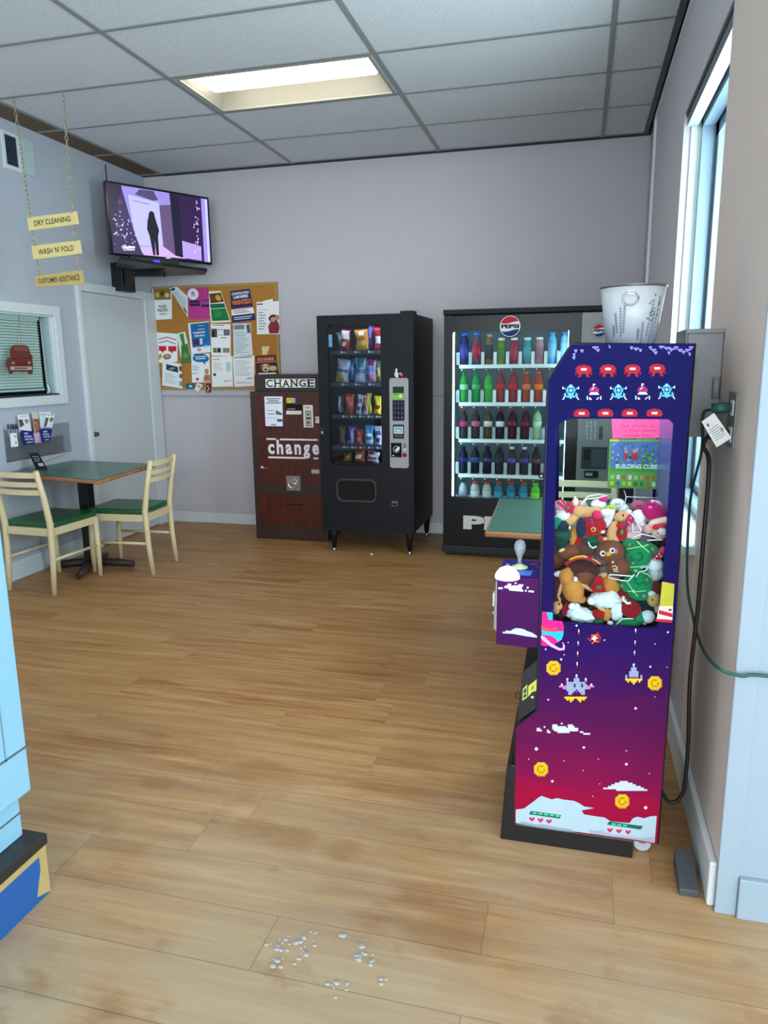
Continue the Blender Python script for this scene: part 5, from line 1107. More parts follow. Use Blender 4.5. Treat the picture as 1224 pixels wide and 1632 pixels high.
# black plinth
m = MB(); m.prism([(-.178,0),(.204,0),(.204,.058),(-.130,.058),(-.130,.245),(-.150,.252),(-.164,.238)], 'y', Y0 + .002, Y1 - .002, BLK2); m.build('base', cw_, .003)
for yy in (Y0 + .05, Y1 - .05):
    MB().lathe([(.022, -.010), (.026, -.006), (.026, .006), (.022, .010)], (.232, yy, .026), C('b8bcc0', .3), 16, 'y').box((.222, yy - .014, .03), (.242, yy + .014, .062), CHROME).build('caster', cw_)
# coin door on the front
m = MB(); m.prism([(-.080,.590),(-.124,.545),(-.138,.388),(-.080,.440)], 'y', Y0 + .006, Y0 + .30, BLK2)
F_ = pixmap(790, 980, 3.98, 'y', Y0 + .006, -.0004)
m.art(F_, [('p', [(172,470),(200,440),(200,525),(168,545)], C('9cb45c')), ('p', [(178,478),(194,462),(194,490),(176,500)], C('2c3830')), ('p', [(178,508),(194,498),(194,518),(174,528)], C('2c3830')), ('p', [(208,450),(240,425),(268,400),(265,440),(262,480),(230,490),(205,520)], C('c0c054')), ('p', [(225,455),(245,440),(240,475),(222,480)], C('8c9038')), ('c', 232, 522, 10, 8, C('c8b8a8'))])
m.build('coin_door', cw_)
p0 = at(790 + 142/3.98, 980 + 510/3.98, 'y', Y0 + .05)
MB().tube([p0 + Vector((.008*math.cos(t), 0, .010*math.sin(t))) for t in [2*PI*k/12 for k in range(13)]], .0012, BLKG, 5).build('key_ring', cw_)
# control box with joystick and button
cbx = thing('tmp', None, None, (0,0,0)); bpy.data.objects.remove(cbx)
cz1 = .828
m = MB(); bx0, bx1, by0, by1 = -.203, -.079, Y0 + .006, Y0 + .19
PUR = mat('printed_purple', '400f4a', .5, spec=.1)
m.prism([(bx0+.001,.623),(bx1,.621),(bx1,cz1),(bx0,cz1-.004)], 'y', by0, by1, PUR)
F_ = pixmap(770, 840, 7.42, 'y', by0, -.0004)
def PK(*l): return l
m.art(F_, [('r', 178,712,230,735, cl1), ('p', [(245,715),(265,690),(290,690),(290,668),(330,668),(335,700),(350,690),(415,690),(420,675),(475,680),(475,700),(455,705),(460,735),(475,745),(475,765),(310,750),(300,728),(245,718)], cl1), ('r', 372,655,395,672, cl1), ('r', 495,742,515,765, cl1), ('r', 515,705,538,728, cl1), ('p', [(535,748),(600,752),(600,775),(535,768)], cl1),
 ('p', [(230,1238),(265,1240),(265,1222),(325,1228),(350,1210),(385,1195),(440,1198),(480,1208),(520,1230),(580,1250),(640,1290),(635,1308),(500,1290),(350,1262),(230,1256)], cl1)])
F_ = planar('z', cz1, .0004)
m.art(F_, [('r', bx0+.002, by0+.002, bx1, by1-.002, C('241a7c')), ('p', [(-.150,by0+.02),(-.112,by0+.02),(-.108,by0+.07),(-.148,by0+.07)], C('4c84e0')), ('r', -.19, by0+.12, -.18, by0+.13, wh), ('r', -.10, by0+.11, -.09, by0+.12, C('c0307c')), ('r', -.12, by0+.14, -.10, by0+.15, C('c0307c'))])
m.build('control_box', cw_, .002)
MB().box((-.150, by0 + .02, .612), (-.115, by0 + .10, .6205), C('5a1468')).build('box_bracket', cw_)
m = MB(); m.prism([(bx0 - .012, .66), (bx0 + .001, .645), (bx0 + .001, .815), (bx0 - .008, .80)], 'y', by0 + .03, by1 - .04, STEEL).box((bx0 - .018, by0 + .06, .715), (bx0 - .010, by0 + .09, .755), W).box((bx0 - .018, by0 + .06, .69), (bx0 - .008, by0 + .09, .70), CHROME); m.build('coin_mechanism', cw_, .002)
jb = at(828, 899, 'z', cz1 + .012)
js = MB(); jx, jy = jb.x, jb.y
GLOW = mat('lit_clear_plastic', 'e8f4e0', .15, em=.9)
js.lathe([(.024, 0), (.024, .004), (.012, .008), (.008, .012)], (jx, jy, cz1 + .001), mat('joystick_skirt', 'c8d0a8', .2, em=.1), 20)
jo = js.build('joystick', cw_)
MB().lathe([(.0055, .010), (.0055, .028), (.010, .040), (.016, .055), (.0175, .068), (.013, .080), (.006, .085), (0, .086)], (jx, jy, cz1), mat('cracked_clear_knob', '8a949c', .1, em=.05, noise=.5, nscale=160, bump=1.0), 18).build('knob', jo)
bt = at(808, 915, 'z', cz1 + .015)
MB().lathe([(.034, 0), (.034, .006), (.031, .014), (.022, .026), (.010, .032), (0, .033)], (bt.x, bt.y + .012, cz1 + .001), mat('lit_dome_button', (1.0, .90, 1.0), .2, em=3.2), 24).build('push_button', cw_)
MB().box((.276, Y0 + .02, 1.375), (.290, Y0 + .05, 1.425), BLK2).build('rear_hinge', cw_)

# poster and pink note behind the far window of the claw machine
yp = Y1 - .0185
q = [at(972,700,'y',yp), at(1062,700,'y',yp), at(1058,780,'y',yp), at(968,777,'y',yp)]
def flat(q): F_ = bil(q); return lambda u, v_, L: F_(u, v_, 0) + Vector((0, -.0003*L, 0))
F_ = flat(q); m = MB().hexa(q, (0, .001, 0), mat('poster_green', '58a038', .4, noise=.25, nscale=90))
its = [('r', .03, .05, .97, .66, mat('poster_sky', '3c68a8', .4, noise=.35, nscale=120))]
random.seed(3)
for k in range(60): u, v_ = random.uniform(.03, .93), random.uniform(.05, .55); its.append(('r', u, v_, u + .04, v_ + .05, C(random.choice(['3c7c3c','5ca048','3c5cac','6c88c8','2c5440','88a8d0']))))
for k in range(25): u = random.uniform(.55, .93); v_ = random.uniform(.2, .6); its.append(('r', u, v_, u + .05, v_ + .05, C(random.choice(['4c9c3c','78b83c','3c8038']))))
its += [('r', .27, .22, .33, .28, C('c89c7c')), ('r', .26, .28, .34, .42, C('9c4c54')), ('r', .42, .20, .50, .27, C('c89c7c')), ('r', .41, .27, .51, .42, C('b83c48')), ('p', [(.03,.58),(.97,.50),(.97,.66),(.03,.66)], C('4c9c3c')), ('t', .5, .55, -.09, 'BUILDING CUBE', C('e4f0f4'), .02, .74), ('r', 0, 0, .16, .05, C('c8d844')), ('r', .88, 0, 1, .08, C('e8d030'))]
for i in range(9):
    for j in range(2): its.append(('r', .05 + i*.105, .73 + j*.13, .11 + i*.105, .82 + j*.13, C(random.choice(['d8d040','c8a04c','2c7c4c','d8d8c8','a86c34','3c6c9c','9ccc5c']))))
m.art(F_, its); tag(m.build('game_poster'), 'blue and green BUILDING CUBE poster inside the claw machine', 'poster')
q = [at(975,665,'y',yp), at(1058,666,'y',yp), at(1060,698,'y',yp), at(976,699,'y',yp)]; F_ = flat(q)
m = MB().hexa(q, (0, .001, 0), mat('pink_paper', 'f4488c', .5, em=.25)); m.art(F_, [('t', .5, .16, -.14, 'Use Tap Or', C('c82c64'), 0, .6), ('t', .5, .40, -.14, 'Put Dollar In', C('c82c64'), 0, .62), ('t', .5, .63, -.14, 'To Play Game', C('c82c64'), 0, .7), ('t', .5, .86, -.14, 'Have Fun', C('c82c64'), 0, .5)])
tag(m.build('pink_note'), 'hot pink handwritten note above the poster in the claw machine', 'note')
tag(MB().hexa([at(1059,672,'y',yp), at(1064,672,'y',yp), at(1063,695,'y',yp), at(1058,695,'y',yp)], (0,.001,0), W).build('paper_label'), 'narrow white label at the right of the pink note', 'label')

# ------------------------------------------------------------------ plush toys
def plm(h, fur=False): return mat('plush_%s%d' % (h, fur), h, .9, noise=.12, nscale=90, bump=.5 if not fur else 1.0, spec=.2, sheen=.15)
r5 = lambda x, y_, Y: at(870 + x/5.322, 770 + y_/5.322, 'y', Y)
PS = 1/5.322/FPX*1.0
def EL(mb, x, y_, rx, rz, h, Y, rot=0, dy=None, fur=0):
    """ellipsoid seen at crop pixel (x, y) with pixel radii; ry = depth radius"""
    c = r5(x, y_, Y); k = (c - Vector((0,0,H))).length / FPX / 5.322; a, b = rx*k, rz*k
    mb.ell(c, (a, dy if dy else min(a, b)*.85 + .003, b), plm(h, bool(fur)), rot=math.radians(rot), seg=20 if not fur else 30, ns=fur)
def toy(name, label, Y, body, parts=(), group=None, cat='plush toy'):
    x, y_ = body[0][0], body[0][1]
    t = thing(name, label, cat, r5(x, y_, Y) - Vector((0, 0, .03)), group)
    m = MB()
    for e in body: EL(m, e[0], e[1], e[2], e[3], e[4], Y + (e[6] if len(e) > 6 else 0), e[5] if len(e) > 5 else 0, None, e[7] if len(e) > 7 else 0)
    m.build('body', t)
    for pn, es in parts:
        m = MB()
        for e in es:
            if e[0] == 'tube':
                m.tube([r5(a, b, Y + e[3]) for a, b in e[1]], e[4] if len(e) > 4 else .0016, plm(e[2]), 6)
            elif e[0] == 'poly':
                q_ = [r5(a, b, Y + e[3]) for a, b in e[1]]; m.hexa(q_, (0, .004, 0), plm(e[2]))
            else: EL(m, e[0], e[1], e[2], e[3], e[4], Y + (e[6] if len(e) > 6 else 0), e[5] if len(e) > 5 else 0, None, e[7] if len(e) > 7 else 0)
        m.build(pn, t)
    return t
TAN, TAN2, BRN, DBR, GRN, RED, DRD, WHT, NVY, CRM = 'd0843c', 'e0a470', '7c4430', '4a2420', '148a54', 'b81828', '7c1420', 'f0f0f8', '242848', 'f4d8c0'
YN = Y0 + .068
def eyes(a, b, r=18): return ('eyes', [(a[0], a[1], r, r, 'f4e8ec', 0, -.030), (a[0]+3, a[1], r*.5, r*.5, '14141c', 0, -.036), (b[0], b[1], r, r, 'f4e8ec', 0, -.030), (b[0]+3, b[1], r*.5, r*.5, '14141c', 0, -.036)])
toy('plush_bear', 'orange tan plush seen from behind, standing at the lower left glass', YN, [(230,900,88,115,TAN,-12), (175,800,62,75,TAN,-8), (300,985,42,32,TAN,0), (185,740,26,26,TAN), (330,870,80,18,TAN2,30), (120,900,16,80,TAN2,12)], [('collar', [(250,815,18,22,'f0e0e0',0,-.02)])])
toy('plush_turkey', 'brown turkey plush with a red and orange fan tail', YN + .012, [(330,790,85,75,BRN), (310,720,140,70,DBR,8,.004)], [('tail_fan', [('tube', [(165,690),(210,655),(260,635),(320,625),(380,640),(440,680)], 'b81c2c', -.030, .0055), ('tube', [(200,650),(250,628),(310,618),(350,628)], 'f0a028', -.034, .0035), ('tube', [(390,640),(440,668),(462,690)], 'e88c60', -.034, .003)])])
toy('plush_owl', 'round brown bird plush with big eyes and an orange beak, mid pile', YN + .008, [(545,575,118,98,BRN), (620,700,108,95,BRN,0,.006), (470,505,30,25,BRN)], [eyes((482,597),(562,572),24), ('cheek', [(590,578,18,20,'c87890',0,-.030)]), ('beak', [(528,600,26,20,'e89828',-10,-.038)]), ('chest_badge', [('tube', [(560,710),(585,700),(605,715),(590,730),(570,725),(580,745),(610,750),(600,725)], 'd0c090', -.040, .0022), (567,670,11,11,'f4b8a8',0,-.036)])])
toy('plush_tree', 'green christmas tree plush with a smiling face, upper of the two', YN + .004, [(790,600,105,110,GRN,15), (720,520,70,45,GRN,20), (880,550,85,42,GRN,25), (760,690,62,70,GRN)], [('smile', [('tube', [(720,620),(735,655),(765,650)], '0c5c3c', -.040, .0022), ('tube', [(770,595),(800,590),(825,615),(815,650),(780,660)], '0c5c3c', -.040, .0022)]), ('garland', [('tube', [(680,560),(760,545),(830,535),(870,520)], 'a8dc80', -.034), ('tube', [(770,490),(820,540),(880,590)], 'a8e8a0', -.040), ('tube', [(715,712),(800,708),(860,700)], '98e0b8', -.036), ('tube', [(840,700),(850,712),(800,720)], '98e0b8', -.036)]), ('baubles', [(710,520,14,14,'8c807c',0,-.024), (905,560,14,14,'98908c',0,-.024), (738,678,13,13,'8c807c',0,-.032), (760,742,16,14,'78c83c',0,-.030)])])
toy('plush_tree', 'green christmas tree plush with a smiling face, lower of the two', YN + .006, [(780,850,115,95,GRN,5), (700,870,75,55,GRN,20), (790,930,95,62,GRN,10), (800,790,85,45,GRN)], [('smile', [('tube', [(770,800),(755,830),(775,855),(810,865)], '0c5c3c', -.042, .0022), ('tube', [(810,850),(840,845),(860,870)], '0c5c3c', -.042, .0022)]), ('garland', [('tube', [(690,840),(740,915),(780,960)], 'a8dc80', -.036), ('tube', [(690,915),(770,920),(850,912)], '88dca0', -.036), ('tube', [(820,760),(860,770),(890,800)], 'b0e080', -.030)]), ('baubles', [(740,915,12,12,'a0f0c8',0,-.040), (645,870,13,13,'8c807c',0,-.020), (830,955,14,14,'98908c',0,-.030), (855,815,12,12,'98807c',0,-.034)])])
toy('plush_santa', 'red bodied santa plush with a gold buckle and navy sleeve', YN + .012, [(395,365,85,95,RED), (300,380,42,88,NVY,0,-.012), (470,350,40,60,RED,-20)], [('pompom', [(430,268,38,36,'e02860',0,-.022)]), ('buckle', [(402,393,22,20,'e8b448',0,-.038), (402,393,11,9,'5c3420',0,-.045)]), ('lapel', [('tube', [(385,300),(390,330),(400,350)], '5c4ca0', -.038, .003)])])
toy('plush_reindeer', 'tan reindeer plush looking right near the top of the pile', YN + .010, [(645,280,65,42,TAN2,-25), (565,410,42,95,TAN2,14), (600,455,50,40,TAN2), (690,250,40,24,CRM,-20)], [('eye', [(655,272,9,9,'2c1c1c',0,-.034)]), ('scarf', [(640,360,38,24,'c01830',0,-.018), (640,430,48,60,'b01828',0,-.004)]), ('leaf_patch', [(643,415,15,22,'4c8c44',0,-.040)])])
toy('plush_reindeer', 'pale tan reindeer plush lying along the upper left of the pile', YN + .016, [(390,235,85,34,TAN2,-12), (280,240,52,48,TAN2), (215,310,80,45,TAN2,-35), (235,450,35,80,TAN,8), (380,250,90,45,TAN2)], [('scarf', [(275,500,36,55,'a81828',-10)])])
toy('plush_gnome', 'dark green and navy plush ball at the left glass edge', YN + .012, [(150,365,56,56,'1c3040'), (105,330,48,60,'148464',10,.004), (150,440,70,50,'1c5040'), (120,510,60,70,'1c3434')], [('tag_eye', [(202,378,9,18,'e8e0c8',0,-.024)])])
toy('plush_bird', 'large brown bird plush with a yellow beak half under the fan tail', YN + .02, [(230,580,130,72,BRN,0), (330,560,90,80,'5c3830')], [('beak', [(135,568,28,14,'e8c070',-28,-.040)])])
toy('plush_reindeer', 'tan reindeer plush in a red vest with a green patch, lower middle', YN + .006, [(535,850,62,72,TAN,20), (590,880,36,48,'c08028'), (480,780,40,22,TAN2,-20)], [('vest', [('poly', [(430,790),(470,785),(510,925),(400,930),(385,890)], 'b01420', -.034), (440,870,58,58,'a81420',0,-.004)]), ('patch', [(447,882,26,17,'2c7c3c',0,-.042)]), ('collar', [(375,890,28,28,'8c1c30')])])
toy('plush_gnome', 'fluffy white bearded gnome plush in the bottom row, middle', YN + .002, [(500,985,125,68,WHT,-5,0,.16), (560,950,55,40,WHT,20,0,.16)], [('pompom', [(385,1000,32,32,'f8f0f4',0,-.026)])])
toy('plush_gnome', 'fluffy white bearded gnome plush in the bottom left corner', YN + .002, [(290,1115,120,62,WHT,8,0,.16), (250,1065,48,50,WHT,0,0,.16)], [('pompom', [(222,1048,30,32,'f6f4fa',0,-.022)])])
toy('plush_reindeer', 'small tan reindeer plush with a red dotted scarf in the bottom left corner', YN, [(98,1040,42,42,TAN2), (75,1080,40,30,TAN2), (115,985,12,24,TAN2,-20), (95,1130,50,45,'2c1c20',0,.01)], [('eye', [(112,1028,8,8,'1c1418',0,-.030)]), ('scarf', [(165,1070,30,62,'98142c',15)]), ('nose', [(78,1095,10,8,'b84050',0,-.026)])])
toy('plush_reindeer', 'tan and red plush with green feet at the bottom middle', YN, [(515,1115,36,58,TAN,5), (450,1110,55,48,'a81818'), (440,1170,50,22,'147c44')], [('arm', [(470,1065,42,16,TAN2,25,-.012)]), ('hand', [(545,1188,25,20,'f4ecf4',0,-.014)])])
toy('plush_gnome', 'red hatted gnome plush with a white beard at the bottom right', YN, [(715,1065,88,72,'98101c',18), (760,1110,42,45,'8c101c')], [('beard', [(605,1085,52,78,WHT,10,.0,.15)]), ('ribbon', [('tube', [(660,960),(655,990),(690,1020),(720,1015)], 'f0dcd8', -.036, .004)])])
toy('plush_frog', 'green plush lying on the floor of the claw machine', YN, [(700,1185,110,34,'18804c',-5), (800,1140,60,50,'188450')], [('spot', [(835,1190,13,12,'98908c',0,-.03)])])
toy('plush_gnome', 'white fluffy plush with a red dotted bow at the right glass edge', YN + .008, [(925,690,62,58,WHT,0,0,.13), (930,760,62,60,'c8c8d0',0,.006,.13)], [('bow', [(955,615,48,30,'c01840',-30,-.016), (990,570,25,34,'d8486c',0,-.010), (940,620,6,6,'fce8f0',0,-.046), (960,600,6,6,'fce8f0',0,-.046), (925,640,6,6,'fce8f0',0,-.04), (975,620,6,6,'fce8f0',0,-.046)])])
toy('plush_mouse', 'tan and white plush pressed into the lower right corner', YN, [(915,985,52,62,'c8a468'), (900,940,42,32,'e0d8d8',20), (860,1130,60,55,'dfe4ee',0,.0), (955,1060,30,50,'d8a890')], [('eye', [(905,990,7,7,'3c2c24',0,-.04)])])
toy('plush_hat', 'magenta santa hat plush at the upper right of the pile', YN + .02, [(920,245,98,72,'c01468',18), (890,200,55,48,'c41470',-20)], [('pompom', [(905,152,14,14,'f4c8d8',0,-.02)]), ('patch', [(885,205,18,12,'e068a0',0,-.045)])])
toy('plush_bunny', 'pink and cream plush doll with a red bow at the right edge', YN + .006, [(970,335,92,48,CRM,-15), (960,425,60,48,'e8b8b0',10), (870,390,40,40,'e0a8a4')], [('bow', [(935,372,28,22,'d81c34',0,-.034), (985,358,40,18,'d8304c',-12,-.036)]), ('hair', [(985,405,40,30,'f4dcdc',20,-.03)]), ('eyes', [(950,428,6,6,'b06060',0,-.04), (985,415,6,6,'b06060',0,-.04)])])
toy('plush_bear', 'white plush head at the top right of the pile beside the hat', YN + .03, [(785,285,58,58,'f4f4fc'), (800,350,45,40,'e8e4f0')])
toy('plush_candy_cane', 'pink and white striped plush at the upper left corner of the pile', YN + .02, [(130,190,50,50,'e8a0b0',0,0), (150,240,60,30,'f4ecf4')], [('stripes', [('tube', [(100,160),(150,200),(185,250)], 'd8304c', -.036, .004), ('tube', [(135,140),(175,190)], 'd04060', -.034, .004), (205,210,36,52,'cc2448',-30,-.004)]), ('leaf_patch', [(185,210,15,14,'18905c',0,-.044)])])
toy('plush_reindeer', 'cream reindeer plush with one antler behind the striped plush', YN + .035, [(250,165,28,40,CRM), (250,135,14,25,CRM,-15), (285,175,18,22,'a88478')])
toy('plush_bear', 'white plush with a bright pink dotted hat near the top of the pile', YN + .04, [(445,180,62,42,'f0f0fc')], [('hat', [(490,135,38,22,'d82878',-15,-.006)])])
toy('plush_star', 'small yellow green smiling plush at the top of the pile', YN + .05, [(550,215,48,28,'d8e030')], [('face', [(545,208,5,6,'5c7020',0,-.04), (570,212,5,6,'5c7020',0,-.04)])])
toy('plush_elf', 'lavender legged plush standing in the middle of the pile', YN + .018, [(500,330,24,80,'d8ccf0',15), (545,300,24,85,'e4dcf4',20), (520,250,60,35,'efe4f4')], [('shoe', [(475,410,28,18,'f4dcc8',0,-.01), (505,420,30,26,'6c3038',0,-.004)])])
toy('plush_bear', 'rosy plush with red and white dotted scarf right of the reindeer', YN + .014, [(755,385,68,40,'d8a0a8'), (735,440,75,40,'e0b8b4')], [('scarf', [(710,310,34,46,'d0285c',10,-.010), (700,330,5,5,'fce8f0',0,-.045), (720,295,5,5,'fce8f0',0,-.045), (715,345,5,5,'fce8f0',0,-.045)])])
toy('plush_mouse', 'grey plum plush ball above the green tree', YN + .014, [(845,470,52,38,'6c5060')], [('ear', [(830,410,26,24,'907080')])])
toy('plush_elf', 'dark green elf hat plush with a white loop left of the brown bird', YN + .002, [(410,475,72,34,'145c40',-25), (395,510,50,30,'103c34')], [('ribbon', [('tube', [(360,500),(375,535),(400,550),(430,535)], 'c8d8d4', -.036, .0026)]), ('pompom', [(462,468,22,22,'c41c28',0,-.02)]), ('mitten', [(500,472,24,16,TAN2,0,-.014)])])
toy('plush_gnome', 'white beard and snowy plush at the far left below the striped one', YN + .016, [(150,275,60,45,'ece8f8',0,0,.05), (110,300,40,30,'f0f0fc')])
toy('plush_santa', 'dark red plush wedged between the lower tree and the gnome', YN + .012, [(640,930,62,48,DRD), (690,960,45,38,'5c2c2c')], [('feet', [(640,985,48,18,'e8b898',10,-.014)])])
toy('plush_bear', 'dark navy plush wedged above the bottom right corner', YN + .012, [(820,1050,50,50,'142030'), (880,1060,45,40,'1c1c24')])
toy('plush_reindeer', 'maroon and brown plush at the right edge below the white fluff', YN + .014, [(930,890,62,62,'6c2428'), (890,840,26,45,'b87c60',25)])
toy('plush_santa', 'white and maroon plush behind the orange tan bear at the left edge', YN + .01, [(95,870,42,85,'4c1c2c'), (110,770,42,26,'f0e8ee',-15), (80,950,36,45,'3c2024')])
rnd = random.Random(5)
for k in range(12):
    x = 110 + (k % 6)*165 + rnd.uniform(-20, 20); y_ = 200 + (k//6)*55 + rnd.uniform(-10, 10)
    toy('plush_toy', 'plush toy half buried at the back of the pile', Y0 + .16 + .10*(k % 2 == 0) + rnd.uniform(0, .04), [(x, y_ - 10, 62, 48, rnd.choice([CRM, 'e8b8c8', WHT, RED, GRN, TAN2, 'd86c90'])), (x + 45, y_ + 30, 50, 45, rnd.choice([TAN, WHT, 'c8a8d0', BRN]))], [('face', [(x-12, y_-12, 6, 6, '241c20', 0, -.03), (x+12, y_-12, 6, 6, '241c20', 0, -.03)])], 'buried plush toys at the back of the claw machine')
for k in range(20):      # toys that fill the dark gaps lower down
    x = 90 + (k % 5)*210 + rnd.uniform(-20, 20); y_ = 420 + (k//5)*190 + rnd.uniform(-20, 20)
    toy('plush_toy', 'plush toy almost wholly buried behind the toys at the glass', Y0 + .13 + rnd.uniform(0, .03), [(x, y_, 110, 95, rnd.choice([DBR, DRD, BRN, '1c4030', 'c8b0a8'])), (x + 60, y_ + 60, 70, 60, rnd.choice([DRD, BRN, WHT, TAN]))], (), 'buried plush toys behind the front ones')
rq = random.Random(11)
for iz in range(4):      # the deep part of the pile, resting on the deck towards the far glass
    for iy in range(2):
        for ix in range(4):
            p = Vector((-.030 + ix*.068 + rq.uniform(-.01, .01) + .02*(iz % 2), 2.245 + iy*.10 + rq.uniform(-.01, .01), .732 + iz*.062))
            if ix >= 2 and iz >= 2 and iy == 1: continue
            t_ = thing('plush_toy', 'plush toy deep in the pile toward the far glass', 'plush toy', p, 'plush toys deep in the pile of the claw machine')
            h1, h2 = rq.choice([TAN, BRN, RED, GRN, WHT, CRM]), rq.choice([TAN2, DRD, WHT, 'd86c90', GRN])
            MB().ell(p, (.040, .046, .036), plm(h1), seg=14).build('body', t_)
            q_ = p + Vector((rq.uniform(-.02, .02), -.028, .026)); MB().ell(q_, (.026, .026, .024), plm(h2), seg=12).build('head', t_)
def ribbon(pts, label, Y=YN - .026):
    tag(MB().tube([r5(a, b, Y) for a, b in pts], .0018, plm('f0f0f8'), 6).build('ribbon_loop'), label, 'ribbon loop')
ribbon([(295,170),(360,110),(440,95),(520,105),(420,130),(350,135),(290,185),(310,205),(370,210)], 'white hanging loop over the top left of the pile', YN + .03)
ribbon([(530,790),(545,775),(640,782),(735,790),(750,775),(700,830),(640,825),(530,800)], 'white hanging loop across the two green trees')
ribbon([(690,230),(750,290),(810,400),(800,415),(740,415),(735,340)], 'white triangular hanging loop beside the reindeer', YN - .012)
ribbon([(730,470),(810,430),(900,450),(990,480),(860,485)], 'white hanging loop above the upper green tree')
ribbon([(765,800),(790,755),(850,740),(865,705)], 'thick pale hanging cord between the trees', YN - .030)
ribbon([(590,1205),(650,1150),(740,1150)], 'thin pale loop at the bottom of the pile', YN - .024)

# ================================================================== BUCKET
bk = thing('flower_bucket', 'white metal bucket with grey sprig pattern standing on the claw machine', 'bucket', (.130, 2.24, 1.463))
GAL = mat('white_enamel', 'c0c5cb', .35, noise=.06, nscale=30)
bc = Vector((.136, 2.24, 1.463)); rb_, rt_, hb = .066, .088, .158
m = MB().lathe([(rb_, 0), (rt_, hb), (rt_ - .003, hb), (rb_ - .003, .004), (0, .004)], bc, GAL, 40)
def BKF(u, v_, L): r = rb_ + (rt_ - rb_)*v_/hb + .0006*L; return bc + Vector((r*math.sin(u), -r*math.cos(u), v_))
sg_ = C('66767e'); its = []
for (u, v0, v1, dv) in ((-.45,.02,.10,0),(-.60,.03,.085,-.05),(-.35,.03,.105,.05),(-.75,.02,.05,0),(.35,.0,.06,0),(.55,.02,.12,.12),(.70,.01,.09,.08),(.2,.01,.04,0),(.85,.02,.13,.1)):
    n = 10
    for k in range(n):
        a = v0 + (v1-v0)*k/n; uu = u + dv*k/n; its += [('p', [(uu-.008,a),(uu+.008,a),(uu+.008,a+(v1-v0)/n),(uu-.008,a+(v1-v0)/n)], sg_), ('p', [(uu,a),(uu+.05,a+.006),(uu+.04,a+.009)], sg_), ('p', [(uu,a),(uu-.05,a+.006),(uu-.04,a+.009)], sg_)]
for k in range(22): u = .45 + random.random()*.55; v_ = .06 + random.random()*.075; its.append(('c', u, v_, .03, .0028, sg_))
for i_, it in enumerate(its): m.art(BKF, [it])
m.build('pail', bk)
MB().lathe([(rt_, hb-.004), (rt_+.003, hb-.001), (rt_+.003, hb+.002), (rt_-.003, hb+.002)], bc, mat('rim_metal', '8c8a84', .3, metal=.8), 40).build('rim', bk)
hc = BKF(-.12, .122, 6)
MB().tube([hc + Vector((.020*math.cos(t), -.002, .017*math.sin(t))) for t in [2*PI*k/20 for k in range(21)]], .0018, STEEL, 6).box((hc.x-.009, hc.y-.002, hc.z+.010), (hc.x+.009, hc.y+.002, hc.z+.020), STEEL).build('ring_handle', bk)

# ================================================================== ELECTRICAL BOX, OUTLET, CORDS
eb = thing('electrical_box', 'grey metal electrical box on the pier behind the claw machine', 'electrical box', (.40, 2.4, 1.35))
EB = mat('electrical_grey', '86868a', .45, noise=.05, nscale=30)
MB().box((.300, 2.35, 1.195), (.399, 2.56, 1.502), EB).build('enclosure', eb, .004)
MB().box((.294, 2.342, 1.495), (.399, 2.565, 1.508), EB).box((.294, 2.342, 1.195), (.300, 2.565, 1.50), EB).build('cover', eb, .002)
MB().tube([(.385, 2.335, 1.37), (.385, 2.335, 1.31)], .010, EB).build('conduit_stub', eb)
ol = thing('wall_outlet', 'grey outlet with two plugs on the pier beside the electrical box', 'outlet', (.40, 2.14, 1.26))
MB().box((.394, 2.085, 1.19), (.40, 2.185, 1.335), mat('outlet_plate', '7a7672', .4)).box((.392, 2.105, 1.275), (.394, 2.145, 1.315), W).box((.392, 2.105, 1.205), (.394, 2.145, 1.245), W).build('plate', ol, .002)
def cord(name, pts, r, m, label, plug=None):
    # Catmull-Rom smoothing
    P = [Vector(p) for p in pts]; P = [P[0]*2 - P[1]] + P + [P[-1]*2 - P[-2]]; out = []
    for i in range(1, len(P) - 2):
        for k in range(8):
            t = k/8; out.append(.5*((2*P[i]) + (P[i+1]-P[i-1])*t + (2*P[i-1]-5*P[i]+4*P[i+1]-P[i+2])*t*t + (-P[i-1]+3*P[i]-3*P[i+1]+P[i+2])*t**3))
    out.append(P[-2])
    t_ = thing(name, label, 'cord', pts[0]); MB().tube(out, r, m, 8).build('cable', t_)
    if plug: MB().tube(plug, [.012, .015, .016], m, 8).build('plug', t_)
    return t_
X_ = .37
gc = mat('green_rubber', '1c5048', .5); bc_ = mat('black_rubber', '201c22', .5)
cord('extension_cord', [(.345,2.13,1.29), (.335,2.20,1.27), at(1118,720,'x',X_), at(1100,800,'x',X_), at(1095,925,'x',X_), at(1105,985,'x',X_), at(1118,1030,'x',X_), at(1142,1062,'y',1.82), at(1180,1077,'y',1.82), at(1240,1080,'y',1.82), (.9,1.82,.63)], .0045, gc, 'thin green cord running from the outlet to the right edge', [(.390,2.125,1.295), (.37,2.125,1.295), (.345,2.13,1.29)])
cord('power_cord', [(.345,2.13,1.225), (.335,2.16,1.19), at(1130,740,'y',2.2), at(1122,850,'y',2.2), at(1112,970,'y',2.2), at(1100,1080,'y',2.2), at(1097,1180,'y',2.2), at(1092,1245,'y',2.2), at(1086,1268,'y',2.2), at(1072,1279,'y',2.2), at(1058,1268,'y',2.2), at(1048,1240,'y',2.2), (.272,2.21,.20)], .006, bc_, 'thick black cord hanging from the outlet to the floor', [(.390,2.125,1.225), (.37,2.125,1.225), (.345,2.13,1.225)])
q = [at(1118,672,'y',2.12), at(1138,658,'y',2.10), at(1166,698,'y',2.09), at(1142,713,'y',2.11)]
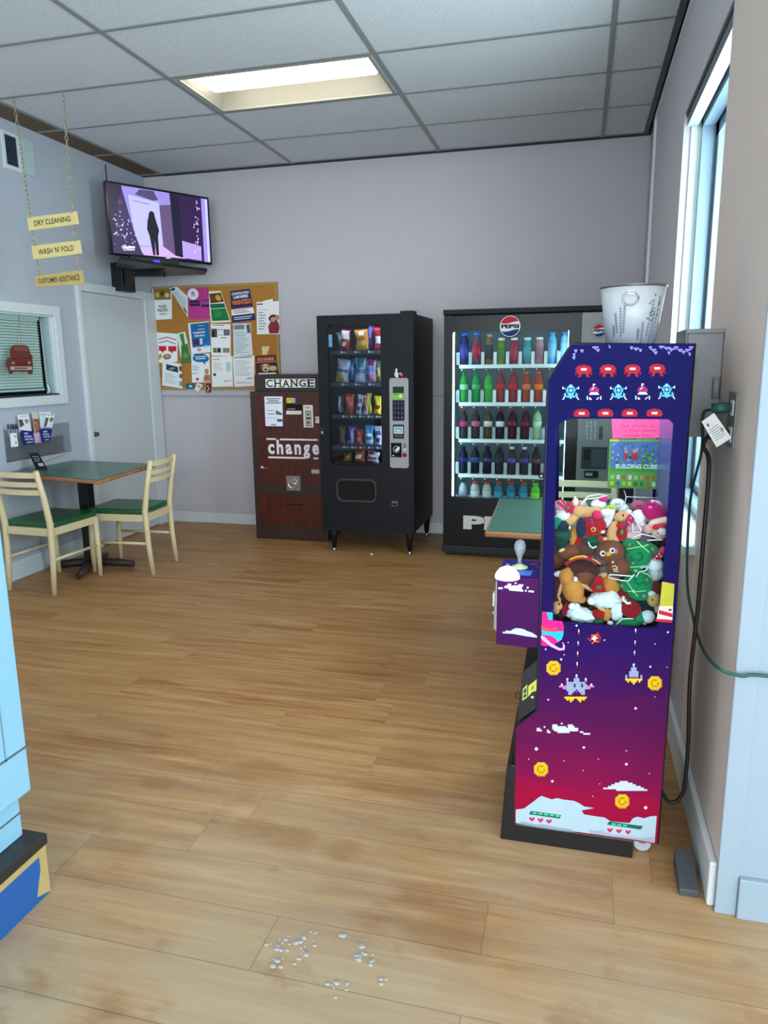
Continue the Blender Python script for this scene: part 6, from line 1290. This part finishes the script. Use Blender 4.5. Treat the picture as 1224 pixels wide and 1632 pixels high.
F_ = flat(q); m = MB().hexa(q, (0, .0012, 0), W); m.art(F_, [('c', .25, .22, .07, .06, RD)] + [('r', .15, .38 + k*.08, .85, .40 + k*.08, C('8c8c90')) for k in range(6)] + [('c', .82, .6, .09, .08, C('9c9ca0'))])
tag(m.build('warning_tag'), 'white curled warning tag with a red dot on the cord below the box', 'tag')
tag(MB().prism([(1.885,0),(2.012,0),(2.012,.055),(1.885,.02)], 'x', .315, .366, mat('grey_rubber', '45464c', .6, noise=.08)).build('door_wedge', None, .003), 'grey rubber door wedge on the floor against the baseboard', 'door wedge')
# leaning white papers behind the cord are part of the bright window seen there

# ================================================================== WASHER ROW END
ws = thing('washing_machine', 'pale blue white washer end on a blue base in the near left corner', 'washing machine', (-1.8, .6, 0))
WB = mat('washer_enamel', '93c4dc', .3, noise=.02, nscale=4)
MB().box((-2.5, -.6, .315), (-1.372, 1.478, 1.04), WB).build('cabinet', ws, .006)
MB().box((-2.45, -.55, .18), (-1.41, 1.470, .315), WB).build('lower_panel', ws, .004)
m = MB(); m.box((-1.3725, -.6, .44), (-1.3705, 1.478, .446), C('5c6c74')).box((-1.3725, 1.40, .44), (-1.3705, 1.404, 1.04), C('7c909c')).box((-1.411, -.55, .245), (-1.4095, 1.47, .250), C('4c5860')); m.build('panel_seam', ws)
MB().box((-2.55, -.65, .150), (-1.352, 1.492, .180), mat('black_ledge', '2a2826', .45)).build('ledge', ws, .003)
MB().box((-2.54, -.64, .0), (-1.360, 1.486, .150), mat('blue_base_paint', '1c5ca4', .45, noise=.06, nscale=10)).build('base', ws, .002)
m = MB(); YE = mat('chipped_wood', 'bfa468', .7, noise=.15, nscale=30)
m.box((-1.3600, -.64, .128), (-1.3575, 1.488, .150), YE)
m.hexa([(-1.3585, 1.488, .128), (-1.3585, 1.488, .004), (-1.3585, 1.44, .02), (-1.3585, 1.452, .06), (-1.3585, 1.462, .085), (-1.3585, 1.462, .128)], (-.0012, 0, 0), YE).box((-1.3595, 1.486, .0), (-2.5, 1.4885, .150), YE); m.build('worn_edge', ws)

# ================================================================== SMALL FLOOR THINGS
m = MB(); rr_ = random.Random(2); WT = mat('water_drop', 'e8e8e4', .03, trans=.6, coat=1)
for (cx_, cy_, n, s_) in ((462,1508,34,20), (545,1490,6,5), (575,1522,10,12), (590,1530,6,8), (500,1485,5,5), (540,1570,8,10), (610,1560,3,6)):
    for k in range(n):
        p = at(cx_ + rr_.gauss(0, s_*.8), cy_ + rr_.gauss(0, s_*.7), 'z', 0); r = rr_.uniform(.002, .008)
        m.ell((p.x, p.y, .0005), (r*1.3, r, r*.35), WT, seg=8)
tag(m.build('water_spill'), 'scattered glinting water drops on the floor in the foreground', 'water', None, 'stuff')
tag(MB().ell((-1.47, 5.19, .006), (.012, .008, .006), W_()).build('paper_scrap'), 'tiny white scrap on the floor under the snack machine', 'litter')
